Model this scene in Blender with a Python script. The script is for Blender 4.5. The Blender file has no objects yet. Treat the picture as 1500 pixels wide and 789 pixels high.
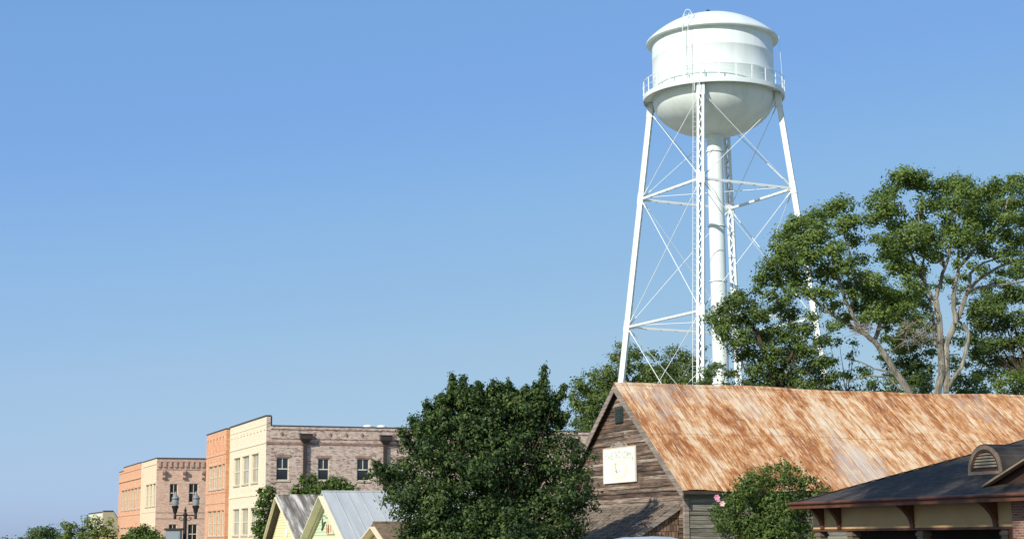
import bpy, bmesh, math, random
import numpy as np
from math import sin, cos, tan, pi, radians, sqrt, atan2
from mathutils import Vector, Matrix

random.seed(7)
sc = bpy.context.scene
COL = sc.collection

# ------------------------------------------------------------------ survey of the photograph
FPX, CXP, CYP = 2350.0, 750.0, 410.0          # focal length and principal point, in photo pixels
PITCH, ROLL, EYE = atan2(378, 2350), radians(-.35), 1.7
AL = radians(21.3)                             # the street grid is turned by this much from the view
RC = Matrix.Rotation(pi / 2 + PITCH, 3, 'X') @ Matrix.Rotation(ROLL, 3, 'Z')
RS = Matrix.Rotation(AL, 3, 'Z')

def at(px, py, d):
    """world point seen at photo pixel (px, py) at distance d along the view"""
    r = RC @ Vector(((px - CXP) / FPX, -(py - CYP) / FPX, -1))
    return Vector((0, 0, EYE)) + r * (d / r.y)

def S(x, y, z=0.0):
    """street grid -> world"""
    return RS @ Vector((x, y, z))

# ------------------------------------------------------------------ mesh helpers
class MB:
    def __init__(s):
        s.v = []; s.f = []; s.m = []
    def add(s, vs, fs, mi=0):
        b = len(s.v)
        s.v.extend([tuple(v) for v in vs])
        s.f.extend([tuple(b + i for i in f) for f in fs]); s.m.extend([mi] * len(fs))
    def quad(s, a, b, c, d, mi=0):
        s.add([a, b, c, d], [(0, 1, 2, 3)], mi)
    def tri(s, a, b, c, mi=0):
        s.add([a, b, c], [(0, 1, 2)], mi)
    def box(s, x0, x1, y0, y1, z0, z1, mi=0):
        s.add([(x0, y0, z0), (x1, y0, z0), (x1, y1, z0), (x0, y1, z0), (x0, y0, z1), (x1, y0, z1), (x1, y1, z1), (x0, y1, z1)],
              [(0, 3, 2, 1), (4, 5, 6, 7), (0, 1, 5, 4), (1, 2, 6, 5), (2, 3, 7, 6), (3, 0, 4, 7)], mi)
    def beam(s, p, q, w, h, up=(0, 0, 1), mi=0):
        p = Vector(p); q = Vector(q); d = (q - p).normalized()
        r = d.cross(Vector(up))
        if r.length < 1e-4: r = d.cross(Vector((1, 0, 0)))
        r.normalize(); u = r.cross(d)
        c = [r * (a * w / 2) + u * (b * h / 2) for a, b in ((-1, -1), (1, -1), (1, 1), (-1, 1))]
        s.add([p + k for k in c] + [q + k for k in c], [(0, 3, 2, 1), (4, 5, 6, 7), (0, 1, 5, 4), (1, 2, 6, 5), (2, 3, 7, 6), (3, 0, 4, 7)], mi)
    def tube(s, pts, r, n=8, mi=0, cap=True):
        pts = [Vector(p) for p in pts]
        rr = r if isinstance(r, (list, tuple)) else [r] * len(pts)
        b = len(s.v); ref = None
        for i, p in enumerate(pts):
            d = (pts[min(i + 1, len(pts) - 1)] - pts[max(i - 1, 0)])
            d = d.normalized() if d.length > 1e-9 else Vector((0, 0, 1))
            if ref is None:
                ref = d.cross(Vector((0, 0, 1)))
                if ref.length < 1e-3: ref = d.cross(Vector((1, 0, 0)))
            a = (ref - d * ref.dot(d)).normalized(); c = d.cross(a); ref = a
            for k in range(n):
                t = 2 * pi * k / n
                s.v.append(tuple(p + (a * cos(t) + c * sin(t)) * rr[i]))
        for i in range(len(pts) - 1):
            for k in range(n):
                k2 = (k + 1) % n
                s.f.append((b + i * n + k, b + i * n + k2, b + (i + 1) * n + k2, b + (i + 1) * n + k)); s.m.append(mi)
        if cap:
            s.f.append(tuple(b + k for k in range(n))[::-1]); s.m.append(mi)
            e = b + (len(pts) - 1) * n
            s.f.append(tuple(e + k for k in range(n))); s.m.append(mi)
    def lathe(s, prof, n=32, c=(0, 0, 0), mi=0):
        b = len(s.v)
        for r, z in prof:
            for k in range(n):
                t = 2 * pi * k / n
                s.v.append((c[0] + r * cos(t), c[1] + r * sin(t), c[2] + z))
        for i in range(len(prof) - 1):
            for k in range(n):
                k2 = (k + 1) % n
                s.f.append((b + i * n + k, b + i * n + k2, b + (i + 1) * n + k2, b + (i + 1) * n + k)); s.m.append(mi)
    def prism(s, poly, ax, t0, t1, mi=0):
        """poly in the two other axes, extruded along axis ax"""
        n = len(poly)
        def P(u, w, t): return {'x': (t, u, w), 'y': (u, t, w), 'z': (u, w, t)}[ax]
        vs = [P(u, w, t0) for u, w in poly] + [P(u, w, t1) for u, w in poly]
        s.add(vs, [tuple(range(n))[::-1], tuple(range(n, 2 * n))] + [(i, (i + 1) % n, n + (i + 1) % n, n + i) for i in range(n)], mi)
    def build(s, name, mats, parent=None, smooth=False, recalc=True, loc=None, rnd=False, rot=None):
        me = bpy.data.meshes.new(name)
        me.from_pydata(s.v, [], s.f); me.update()
        if not isinstance(mats, (list, tuple)): mats = [mats]
        for m in mats: me.materials.append(m)
        me.polygons.foreach_set('material_index', s.m)
        if recalc:
            bm = bmesh.new(); bm.from_mesh(me); bmesh.ops.recalc_face_normals(bm, faces=bm.faces); bm.to_mesh(me); bm.free()
        if smooth:
            me.polygons.foreach_set('use_smooth', [True] * len(me.polygons))
            try: me.set_sharp_from_angle(angle=radians(38))
            except Exception: pass
        o = bpy.data.objects.new(name, me); COL.objects.link(o)
        if parent: o.parent = parent
        if loc is not None: o.location = loc
        if rot is not None: o.rotation_euler = rot
        return o

def tag(o, label, cat, group=None, kind=None):
    if label: o['label'] = label
    if cat: o['category'] = cat
    if group: o['group'] = group
    if kind: o['kind'] = kind
    return o

def thing(name, label, cat, loc=(0, 0, 0), rz=0.0, group=None):
    o = bpy.data.objects.new(name, None); COL.objects.link(o)
    o.empty_display_size = 0.3
    o.location = loc; o.rotation_euler = (0, 0, rz)
    return tag(o, label, cat, group)

def sthing(name, label, cat, x, y, group=None):
    """a thing standing on the street grid: its local x runs away from the street, its local y along it"""
    return thing(name, label, cat, S(x, y), AL, group)

def copy_tree(o, parent=None):
    c = o.copy(); COL.objects.link(c)
    if parent: c.parent = parent
    for ch in list(o.children): copy_tree(ch, c)
    return c

# ------------------------------------------------------------------ materials
class NT:
    def __init__(s, name):
        s.mat = bpy.data.materials.new(name); s.mat.use_nodes = True
        s.t = s.mat.node_tree; s.t.nodes.clear()
        s.out = s.n('ShaderNodeOutputMaterial')
    def n(s, typ, **kw):
        x = s.t.nodes.new(typ)
        for k, v in kw.items(): setattr(x, k, v)
        return x
    def put(s, sock, v):
        if isinstance(v, bpy.types.NodeSocket): s.t.links.new(v, sock)
        elif v is not None: sock.default_value = v
    def obj(s):
        return s.n('ShaderNodeTexCoord').outputs['Object']
    def scale(s, vec, sx, sy, sz, rot=(0, 0, 0)):
        m = s.n('ShaderNodeMapping'); s.put(m.inputs['Vector'], vec)
        m.inputs['Scale'].default_value = (sx, sy, sz); m.inputs['Rotation'].default_value = rot
        return m.outputs[0]
    def noise(s, vec, sc=1.0, det=4.0, rough=.55, dist=0.0):
        x = s.n('ShaderNodeTexNoise'); s.put(x.inputs['Vector'], vec)
        x.inputs['Scale'].default_value = sc; x.inputs['Detail'].default_value = det
        x.inputs['Roughness'].default_value = rough; x.inputs['Distortion'].default_value = dist
        return x.outputs['Fac']
    def ramp(s, fac, stops, interp='LINEAR'):
        x = s.n('ShaderNodeValToRGB'); s.put(x.inputs[0], fac)
        cr = x.color_ramp; cr.interpolation = interp
        while len(cr.elements) < len(stops): cr.elements.new(.5)
        for e, (p, c) in zip(cr.elements, stops):
            e.position = p
            e.color = (c[0], c[1], c[2], 1) if isinstance(c, (tuple, list)) else (c, c, c, 1)
        return x.outputs[0]
    def mix(s, fac, a, b, mode='MIX'):
        x = s.n('ShaderNodeMix', data_type='RGBA', blend_type=mode)
        s.put(x.inputs[0], fac)
        for i, v in ((6, a), (7, b)):
            s.put(x.inputs[i], v if isinstance(v, bpy.types.NodeSocket) else (v[0], v[1], v[2], 1))
        return x.outputs[2]
    def math(s, op, a, b=None, clamp=False):
        x = s.n('ShaderNodeMath', operation=op); x.use_clamp = clamp
        s.put(x.inputs[0], a)
        if b is not None: s.put(x.inputs[1], b)
        return x.outputs[0]
    def sep(s, vec):
        x = s.n('ShaderNodeSeparateXYZ'); s.put(x.inputs[0], vec); return x.outputs
    def comb(s, a, b, c):
        x = s.n('ShaderNodeCombineXYZ')
        for i, v in enumerate((a, b, c)): s.put(x.inputs[i], v)
        return x.outputs[0]
    def attr(s, name):
        return s.n('ShaderNodeAttribute', attribute_name=name).outputs['Fac']
    def bump(s, h, strength=.3, dist=.02):
        x = s.n('ShaderNodeBump'); s.put(x.inputs['Height'], h)
        x.inputs['Strength'].default_value = strength; x.inputs['Distance'].default_value = dist
        return x.outputs[0]
    def pbr(s, col, rough=.8, metal=0.0, normal=None, spec=.3):
        p = s.n('ShaderNodeBsdfPrincipled')
        s.put(p.inputs['Base Color'], col if isinstance(col, bpy.types.NodeSocket) else (col[0], col[1], col[2], 1))
        s.put(p.inputs['Roughness'], rough); s.put(p.inputs['Metallic'], metal)
        p.inputs['Specular IOR Level'].default_value = spec
        if normal is not None: s.put(p.inputs['Normal'], normal)
        s.t.links.new(p.outputs[0], s.out.inputs['Surface'])
        return s.mat

def flat(name, col, rough=.7, var=.12, sc=2.0, metal=0.0, spec=.3):
    """one colour with slight uneven wear"""
    t = NT(name); o = t.obj()
    f = t.noise(o, sc, 5, .6)
    c = t.ramp(f, [(.3, tuple(k * (1 - var) for k in col)), (.7, tuple(min(1, k * (1 + var)) for k in col))])
    return t.pbr(c, rough, metal, None, spec)

def brick_mat(name, axis, cols, mortar, bw=.30, bh=.10, dark=.0, stain=.25, mort=.012):
    """axis: 'x' = wall runs along local x, 'y' = along local y"""
    t = NT(name); o = t.obj(); q = t.sep(o)
    v = t.comb(q[0] if axis == 'x' else q[1], q[2], 0.0)
    b = t.n('ShaderNodeTexBrick'); t.put(b.inputs['Vector'], v)
    b.inputs['Scale'].default_value = 1; b.inputs['Brick Width'].default_value = bw; b.inputs['Row Height'].default_value = bh
    b.inputs['Mortar Size'].default_value = mort; b.inputs['Mortar Smooth'].default_value = .2
    b.inputs['Color1'].default_value = (0, 0, 0, 1); b.inputs['Color2'].default_value = (1, 1, 1, 1)
    b.inputs['Mortar'].default_value = (.5, .5, .5, 1); b.inputs['Bias'].default_value = 0
    c = t.ramp(b.outputs['Color'], cols)
    big = t.noise(v, .55, 5, .65)
    c = t.mix(t.ramp(big, [(.35, 0.0), (.75, stain)]), c, (mortar[0], mortar[1], mortar[2]))
    c = t.mix(b.outputs['Fac'], c, mortar)
    fine = t.noise(v, 3.2, 4, .7)
    c = t.mix(t.ramp(fine, [(.52, 0.0), (.70, dark)]), c, tuple(k * .35 for k in cols[0][1]))
    bm = t.bump(t.math('SUBTRACT', 1.0, b.outputs['Fac']), .35, .01)
    return t.pbr(c, .9, 0, bm, .15)

M = {}
# tower
def m_tower():
    t = NT('white_tower_paint'); o = t.obj()
    st = t.noise(t.scale(o, 1.2, 1.2, .12), 1.0, 6, .65)
    c = t.ramp(st, [(.30, (.62, .70, .67)), (.52, (.71, .79, .765)), (.8, (.75, .82, .80))])
    g = t.noise(o, .5, 3, .5)
    c = t.mix(t.ramp(g, [(.55, 0.0), (.8, .25)]), c, (.60, .67, .63))
    return t.pbr(c, .42, 0, None, .4)
M['tower'] = m_tower()
M['steel'] = flat('painted_white_steel', (.72, .79, .785), .45, .04, 1.5)
M['red'] = flat('dark_red_lamp_glass', (.03, .012, .012), .3, .1)
# barn
HW_ = 6.84
def m_rust():
    t = NT('rusty_metal_roofing'); o = t.obj(); q = t.sep(o)
    sl = q[1]                                                     # runs with the slope on both sides
    v1 = t.comb(t.math('MULTIPLY', q[0], 3.2), t.math('MULTIPLY', sl, .55), 0.0)
    v2 = t.comb(t.math('MULTIPLY', q[0], 9.0), t.math('MULTIPLY', sl, .9), 3.0)
    vb = t.comb(q[0], t.math('MULTIPLY', sl, .8), 1.0)
    streak = t.noise(v1, 1.0, 6, .68)
    fine = t.noise(v2, 1.0, 5, .7)
    patch = t.noise(vb, .42, 4, .6, .6)
    # single sheets differ
    b = t.n('ShaderNodeTexBrick'); t.put(b.inputs['Vector'], t.comb(sl, q[0], 0.0))
    b.inputs['Scale'].default_value = 1; b.inputs['Brick Width'].default_value = 2.6; b.inputs['Row Height'].default_value = .66
    b.inputs['Mortar Size'].default_value = .0; b.inputs['Color1'].default_value = (0, 0, 0, 1); b.inputs['Color2'].default_value = (1, 1, 1, 1)
    sheet = b.outputs['Color']
    blot = t.noise(t.comb(t.math('MULTIPLY', q[0], 2.6), t.math('MULTIPLY', sl, 1.5), 7.0), 1.0, 7, .72, .5)
    k = t.math('ADD', t.math('MULTIPLY', streak, .34), t.math('MULTIPLY', patch, .34))
    k = t.math('ADD', k, t.math('MULTIPLY', fine, .20))
    k = t.math('ADD', k, t.math('MULTIPLY', blot, .36))
    k = t.math('ADD', k, t.math('MULTIPLY', sheet, .05))
    c = t.ramp(k, [(.51, (.67, .57, .43)), (.590, (.62, .46, .285)), (.630, (.54, .29, .125)), (.675, (.36, .145, .046)), (.75, (.20, .075, .03))])
    fr = t.math('FRACT', t.math('DIVIDE', q[0], .33))
    seam = t.math('MULTIPLY', t.ramp(fr, [(.0, .6), (.10, .0), (.74, 0.0), (.86, .75), (1, .6)]), t.ramp(t.noise(v1, 1.7, 3, .6), [(.42, .05), (.60, 1.0)]))
    c = t.mix(seam, c, (.26, .12, .055))
    c = t.mix(t.ramp(t.noise(v2, 2.2, 3, .6), [(.56, 0.0), (.64, .55)]), c, (.70, .60, .45))
    grey = t.noise(vb, .16, 4, .6)
    c = t.mix(t.ramp(t.math('ADD', t.math('MULTIPLY', grey, .75), t.math('MULTIPLY', blot, .25)), [(.55, 0.0), (.62, .75)]), c, (.47, .43, .38))
    lap = t.math('ABSOLUTE', t.math('SUBTRACT', t.math('PINGPONG', sl, HW_), .5 * HW_))
    c = t.mix(t.ramp(lap, [(.0, .22), (.05, .0)]), c, (.20, .09, .04))
    bm = t.bump(fine, .2, .01)
    return t.pbr(c, .72, 0, bm, .25)
M['rust'] = m_rust()
def m_boards(name, lo, mid, hi, orange, axis='y', amt=.5):
    t = NT(name); o = t.obj(); q = t.sep(o)
    u = q[1] if axis == 'y' else q[0]
    r = t.attr('rnd')
    v = t.comb(t.math('MULTIPLY', u, .55), t.math('MULTIPLY', q[2], 9.0), t.math('MULTIPLY', r, 13.0))
    f = t.noise(v, 1.0, 6, .7, .4)
    g = t.noise(t.comb(t.math('MULTIPLY', u, 1.8), t.math('MULTIPLY', q[2], 30.0), r), 1.0, 4, .7)
    k = t.math('ADD', t.math('MULTIPLY', f, .7), t.math('MULTIPLY', g, .25))
    k = t.math('ADD', k, t.math('MULTIPLY', t.math('SUBTRACT', r, .5), .16))
    c = t.ramp(k, [(.36, lo), (.49, mid), (.63, hi)])
    og = t.noise(t.comb(t.math('MULTIPLY', u, .8), t.math('MULTIPLY', q[2], 3.2), 5.0), 1.0, 4, .6)
    c = t.mix(t.ramp(og, [(.56, 0.0), (.68, amt)]), c, orange)
    return t.pbr(c, .9, 0, t.bump(k, .5, .02), .12)
M['boards'] = m_boards('weathered_brown_boards', (.05, .037, .03), (.15, .108, .083), (.43, .355, .28), (.42, .22, .11), 'y', .32)
M['sideboards'] = m_boards('weathered_grey_clapboard', (.10, .095, .075), (.22, .21, .165), (.38, .36, .29), (.34, .28, .20), 'x', .3)
M['greywood'] = m_boards('bleached_grey_wood', (.20, .17, .14), (.38, .33, .28), (.55, .50, .43), (.45, .33, .22), 'y', .3)
M['ventgreen'] = flat('dark_green_louvre_paint', (.035, .05, .04), .6, .2)
def m_shake():
    t = NT('wood_shake_roofing'); o = t.obj(); q = t.sep(o)
    b = t.n('ShaderNodeTexBrick'); t.put(b.inputs['Vector'], t.comb(q[1], q[0], 0.0))
    b.inputs['Scale'].default_value = 1; b.inputs['Brick Width'].default_value = .17; b.inputs['Row Height'].default_value = .22
    b.inputs['Mortar Size'].default_value = .012
    b.inputs['Color1'].default_value = (.085, .065, .048, 1); b.inputs['Color2'].default_value = (.27, .215, .16, 1); b.inputs['Mortar'].default_value = (.03, .028, .025, 1)
    n = t.noise(t.scale(o, 1, 2.5, 1), 1.4, 5, .65)
    c = t.mix(t.ramp(n, [(.45, 0.0), (.7, .6)]), b.outputs['Color'], (.30, .25, .195))
    return t.pbr(c, .9, 0, t.bump(t.math('SUBTRACT', 1.0, b.outputs['Fac']), .6, .02), .1)
M['shake'] = m_shake()
def m_shingle_wall():
    t = NT('brown_shingle_siding'); o = t.obj(); q = t.sep(o)
    b = t.n('ShaderNodeTexBrick'); t.put(b.inputs['Vector'], t.comb(q[0], q[2], 0.0))
    b.inputs['Scale'].default_value = 1; b.inputs['Brick Width'].default_value = .16; b.inputs['Row Height'].default_value = .28
    b.inputs['Mortar Size'].default_value = .012
    b.inputs['Color1'].default_value = (.12, .075, .05, 1); b.inputs['Color2'].default_value = (.30, .20, .14, 1); b.inputs['Mortar'].default_value = (.03, .02, .015, 1)
    return t.pbr(b.outputs['Color'], .9, 0, None, .1)
M['shwall'] = m_shingle_wall()
M['signwhite'] = flat('cream_sign_paint', (.82, .82, .74), .5, .03)
M['faded'] = flat('faded_green_lettering', (.70, .755, .63), .6, .12, 6)
M['fadedgrey'] = flat('faded_grey_green_lettering', (.69, .72, .645), .6, .1, 6)
M['paleyellow'] = flat('pale_yellow_emblem', (.74, .70, .40), .6, .08, 5)
M['signdark'] = flat('dark_olive_emblem', (.42, .45, .33), .6, .1)
M['crest'] = flat('carved_grey_wood', (.30, .26, .22), .8, .25, 6)
# brick buildings
M['br_side'] = brick_mat('mixed_buff_brick_side', 'x', [(0, (.17, .105, .09)), (.10, (.34, .24, .20)), (.35, (.50, .38, .32)), (.75, (.58, .46, .39)), (1, (.64, .54, .47))], (.50, .43, .37), dark=.7)
M['br_side_y'] = brick_mat('mixed_buff_brick_return', 'y', [(0, (.17, .105, .09)), (.10, (.34, .24, .20)), (.35, (.50, .38, .32)), (.75, (.58, .46, .39)), (1, (.64, .54, .47))], (.50, .43, .37), dark=.7)
M['br_band'] = brick_mat('red_brown_brick_band', 'x', [(0, (.13, .06, .05)), (.5, (.27, .14, .11)), (1, (.36, .22, .17))], (.34, .27, .22), dark=.5)
M['br_cream'] = brick_mat('cream_painted_brick', 'y', [(0, (.70, .61, .44)), (.5, (.75, .66, .49)), (1, (.78, .70, .54))], (.70, .62, .47), stain=.15)
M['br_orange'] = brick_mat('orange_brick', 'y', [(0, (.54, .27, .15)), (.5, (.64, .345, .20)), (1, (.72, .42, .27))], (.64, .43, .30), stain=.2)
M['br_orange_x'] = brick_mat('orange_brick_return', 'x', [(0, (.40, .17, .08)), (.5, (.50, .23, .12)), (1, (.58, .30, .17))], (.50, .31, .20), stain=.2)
M['br_cream2'] = brick_mat('pale_peach_brick', 'y', [(0, (.68, .54, .37)), (.5, (.74, .60, .42)), (1, (.78, .65, .48))], (.70, .59, .43), stain=.15)
M['br_pink'] = brick_mat('pink_brick', 'x', [(0, (.46, .28, .20)), (.5, (.60, .40, .30)), (1, (.68, .48, .37))], (.60, .46, .36), stain=.25, dark=.2)
M['br_pink_trim'] = flat('pink_brick_trim', (.46, .32, .25), .9, .25, 5)
M['cap'] = flat('dark_metal_coping', (.06, .06, .065), .5, .15)
M['roofing'] = flat('grey_roof_membrane', (.25, .25, .25), .9, .15, .4)
M['sash'] = flat('cream_window_paint', (.62, .58, .47), .5, .05, 3)
M['sashgrey'] = flat('pale_grey_window_paint', (.52, .51, .47), .5, .06, 3)
M['sill'] = flat('stone_window_sill', (.46, .40, .32), .8, .12, 3)
M['bronze'] = flat('dark_brown_metal', (.045, .035, .032), .5, .15, 2)
def m_glass(name, col, rough=.06, spec=.6):
    t = NT(name); o = t.obj()
    n = t.noise(t.scale(o, .8, .8, .5), 1.1, 2, .5)
    c = t.ramp(n, [(.35, tuple(k * .7 for k in col)), (.65, tuple(k * 1.25 for k in col))])
    return t.pbr(c, rough, 0, None, spec)
M['glass'] = m_glass('dark_window_glass', (.022, .026, .03))
M['glassreflect'] = m_glass('window_glass_painted_reflection', (.30, .30, .22), .15)  # pale tone paints the sunlit street's reflection into the pane
M['vent'] = flat('white_roof_vent_dome', (.80, .80, .78), .4, .03)
# small cottages
M['yellow'] = flat('pale_yellow_siding', (.74, .69, .42), .7, .06, 1.5)
M['mint'] = flat('pale_mint_siding', (.56, .64, .44), .7, .06, 1.5)
M['trimcream'] = flat('cream_trim_paint', (.76, .71, .52), .6, .06, 2)
M['tan'] = flat('pale_tan_siding', (.66, .52, .36), .7, .06, 2)
M['darktrim'] = flat('dark_brown_trim', (.06, .05, .04), .6, .15)
def m_tinroof(name, c0, c1, c2, width=.5, streak=3.0, lo=.38, hi=.62):
    t = NT(name); o = t.obj(); q = t.sep(o)
    s1 = t.noise(t.comb(t.math('MULTIPLY', q[0], streak), t.math('MULTIPLY', q[2], .35), 0.0), 1.0, 6, .65)
    s2 = t.noise(t.comb(t.math('MULTIPLY', q[0], streak * 3), t.math('MULTIPLY', q[2], 1.2), 2.0), 1.0, 4, .7)
    k = t.math('ADD', t.math('MULTIPLY', s1, .75), t.math('MULTIPLY', s2, .25))
    c = t.ramp(k, [(lo, c0), ((lo + hi) / 2, c1), (hi, c2)])
    return t.pbr(c, .55, 0, None, .3)
M['tin_old'] = m_tinroof('old_grey_tin_roofing', (.15, .135, .11), (.30, .275, .23), (.70, .67, .60), streak=1.9, lo=.44, hi=.585)
M['tin_blue'] = m_tinroof('pale_blue_grey_tin_roofing', (.38, .415, .42), (.44, .475, .475), (.50, .53, .525), streak=1.5)
M['shing_tan'] = flat('tan_brown_shingles', (.19, .14, .095), .9, .35, 5)
M['birdgreen'] = flat('dark_green_cutout_paint', (.03, .10, .05), .6, .15)
M['signorange'] = flat('orange_sign_paint', (.55, .26, .10), .6, .25, 8)
M['signcream'] = flat('cream_sign_board', (.74, .62, .42), .6, .08)
M['signbrown'] = flat('brown_sign_paint', (.16, .07, .03), .6, .15)
M['pwhite'] = flat('white_ornament_paint', (.80, .80, .77), .5, .03)
# pavilion
def m_asphalt_shingle():
    t = NT('charcoal_shingles'); o = t.obj(); q = t.sep(o)
    b = t.n('ShaderNodeTexBrick'); t.put(b.inputs['Vector'], t.comb(q[1], t.math('MULTIPLY', q[2], 3.0), 0.0))
    b.inputs['Scale'].default_value = 1; b.inputs['Brick Width'].default_value = .32; b.inputs['Row Height'].default_value = .14
    b.inputs['Mortar Size'].default_value = .006
    b.inputs['Color1'].default_value = (.048, .041, .033, 1); b.inputs['Color2'].default_value = (.082, .072, .060, 1); b.inputs['Mortar'].default_value = (.018, .018, .02, 1)
    n = t.noise(o, 1.2, 5, .65)
    c = t.mix(t.ramp(n, [(.5, 0.0), (.75, .45)]), b.outputs['Color'], (.085, .085, .088))
    return t.pbr(c, .85, 0, t.bump(n, .3, .01), .25)
M['shingle'] = m_asphalt_shingle()
M['copper'] = flat('red_brown_painted_wood', (.13, .054, .032), .5, .2, 3)
M['beige'] = flat('tan_painted_panel', (.53, .38, .19), .6, .07, 1.2)
M['coltan'] = flat('shade_dark_column_tan', (.17, .14, .10), .7, .1, 2)  # beige columns coloured darker to read as shaded below the beam
M['beigegrey'] = flat('greyish_tan_trim', (.30, .24, .17), .6, .1, 2)
M['louvre'] = flat('tan_louvre_paint', (.36, .31, .22), .6, .08)
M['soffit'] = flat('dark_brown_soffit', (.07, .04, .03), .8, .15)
M['br_red_y'] = brick_mat('red_brown_brick', 'y', [(0, (.17, .075, .055)), (.5, (.27, .12, .085)), (1, (.34, .17, .12))], (.36, .30, .25), bw=.22, bh=.075, stain=.1)
M['dark'] = flat('shade_dark_infill', (.035, .028, .025), .8, .2)  # dark tone stands in for shade inside the openings
# street stuff
M['iron'] = flat('black_iron', (.02, .018, .018), .45, .2, 5)
M['lampglass'] = flat('frosted_lamp_glass', (.27, .28, .28), .25, .06, 3, 0, .5)
M['lampcap'] = flat('grey_lamp_cap', (.22, .225, .23), .4, .1, 4)
M['boxgrey'] = flat('blue_grey_panel_paint', (.20, .245, .265), .6, .06)
M['carpaint'] = flat('pale_silver_blue_car_paint', (.50, .56, .62), .22, .03, 2, .25, .6)
M['tyre'] = flat('black_rubber', (.02, .02, .02), .8, .1)
M['rim'] = flat('silver_wheel_rim', (.5, .5, .52), .35, .05, 3, .7)
M['chrome'] = flat('pale_lamp_lens', (.6, .6, .6), .15, .05)
M['taillight'] = flat('red_tail_lamp_lens', (.30, .02, .02), .2, .05)
M['palewall'] = flat('pale_olive_stucco', (.42, .38, .24), .85, .1, 1)
M['palefront'] = flat('pale_cream_stucco', (.66, .66, .50), .85, .06, 1)
M['brightyellow'] = flat('bright_yellow_stucco', (.72, .60, .22), .85, .06, 1)
# plants
def m_leaf(name, dark, mid, light, trans=.35, nsc=.5):
    t = NT(name); o = t.obj()
    r = t.attr('rnd')
    n = t.noise(o, nsc, 3, .6)
    k = t.math('ADD', t.math('MULTIPLY', n, .65), t.math('MULTIPLY', r, .4))
    c = t.ramp(k, [(.30, dark), (.52, mid), (.75, light)])
    d = t.n('ShaderNodeBsdfPrincipled'); t.put(d.inputs['Base Color'], c); d.inputs['Roughness'].default_value = .55
    d.inputs['Specular IOR Level'].default_value = .25
    tr = t.n('ShaderNodeBsdfTranslucent'); t.put(tr.inputs['Color'], t.mix(.5, c, (.10, .16, .02)))
    m = t.n('ShaderNodeMixShader'); m.inputs[0].default_value = trans
    t.t.links.new(d.outputs[0], m.inputs[1]); t.t.links.new(tr.outputs[0], m.inputs[2]); t.t.links.new(m.outputs[0], t.out.inputs['Surface'])
    return t.mat
M['leaf_big'] = m_leaf('mid_green_tree_leaves', (.085, .15, .032), (.18, .27, .06), (.27, .36, .10), .5)
M['leaf_left'] = m_leaf('loose_green_tree_leaves', (.08, .13, .03), (.14, .20, .05), (.20, .27, .08), .45)
M['leaf_under'] = m_leaf('deep_green_tree_leaves', (.055, .10, .028), (.12, .185, .045), (.19, .265, .065), .42)
M['leaf_light'] = m_leaf('yellow_green_tree_leaves', (.09, .14, .025), (.13, .19, .035), (.18, .25, .05))
M['leaf_fg'] = m_leaf('shade_dark_tree_leaves', (.014, .036, .015), (.046, .092, .028), (.16, .225, .065), .35, .8)  # the tree's shade and sun flecks are put into these leaf colours
M['leaf_bush'] = m_leaf('fresh_green_shrub_leaves', (.05, .10, .024), (.11, .185, .04), (.22, .29, .085), .42, 1.2)
M['leaf_vine'] = m_leaf('green_vine_leaves', (.05, .10, .02), (.10, .175, .035), (.17, .25, .055), .4, .7)
M['leaf_far'] = m_leaf('hazy_green_tree_leaves', (.06, .10, .035), (.09, .14, .05), (.13, .19, .07))
M['petal'] = flat('pink_petals', (.72, .30, .42), .6, .15, 9)
M['petalpale'] = flat('pale_pink_petals', (.74, .50, .48), .6, .12, 9)
def m_bark(name, a, b):
    t = NT(name); o = t.obj()
    n = t.noise(t.scale(o, 4, 4, .9), 1.0, 6, .7)
    return t.pbr(t.ramp(n, [(.35, a), (.65, b)]), .95, 0, t.bump(n, .6, .03), .1)
M['bark'] = m_bark('pale_grey_brown_bark', (.11, .10, .078), (.33, .315, .255))
M['barkdark'] = m_bark('dark_brown_bark', (.04, .03, .025), (.11, .085, .06))
M['twig'] = m_bark('dry_grey_twigs', (.18, .15, .12), (.36, .31, .26))

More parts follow.
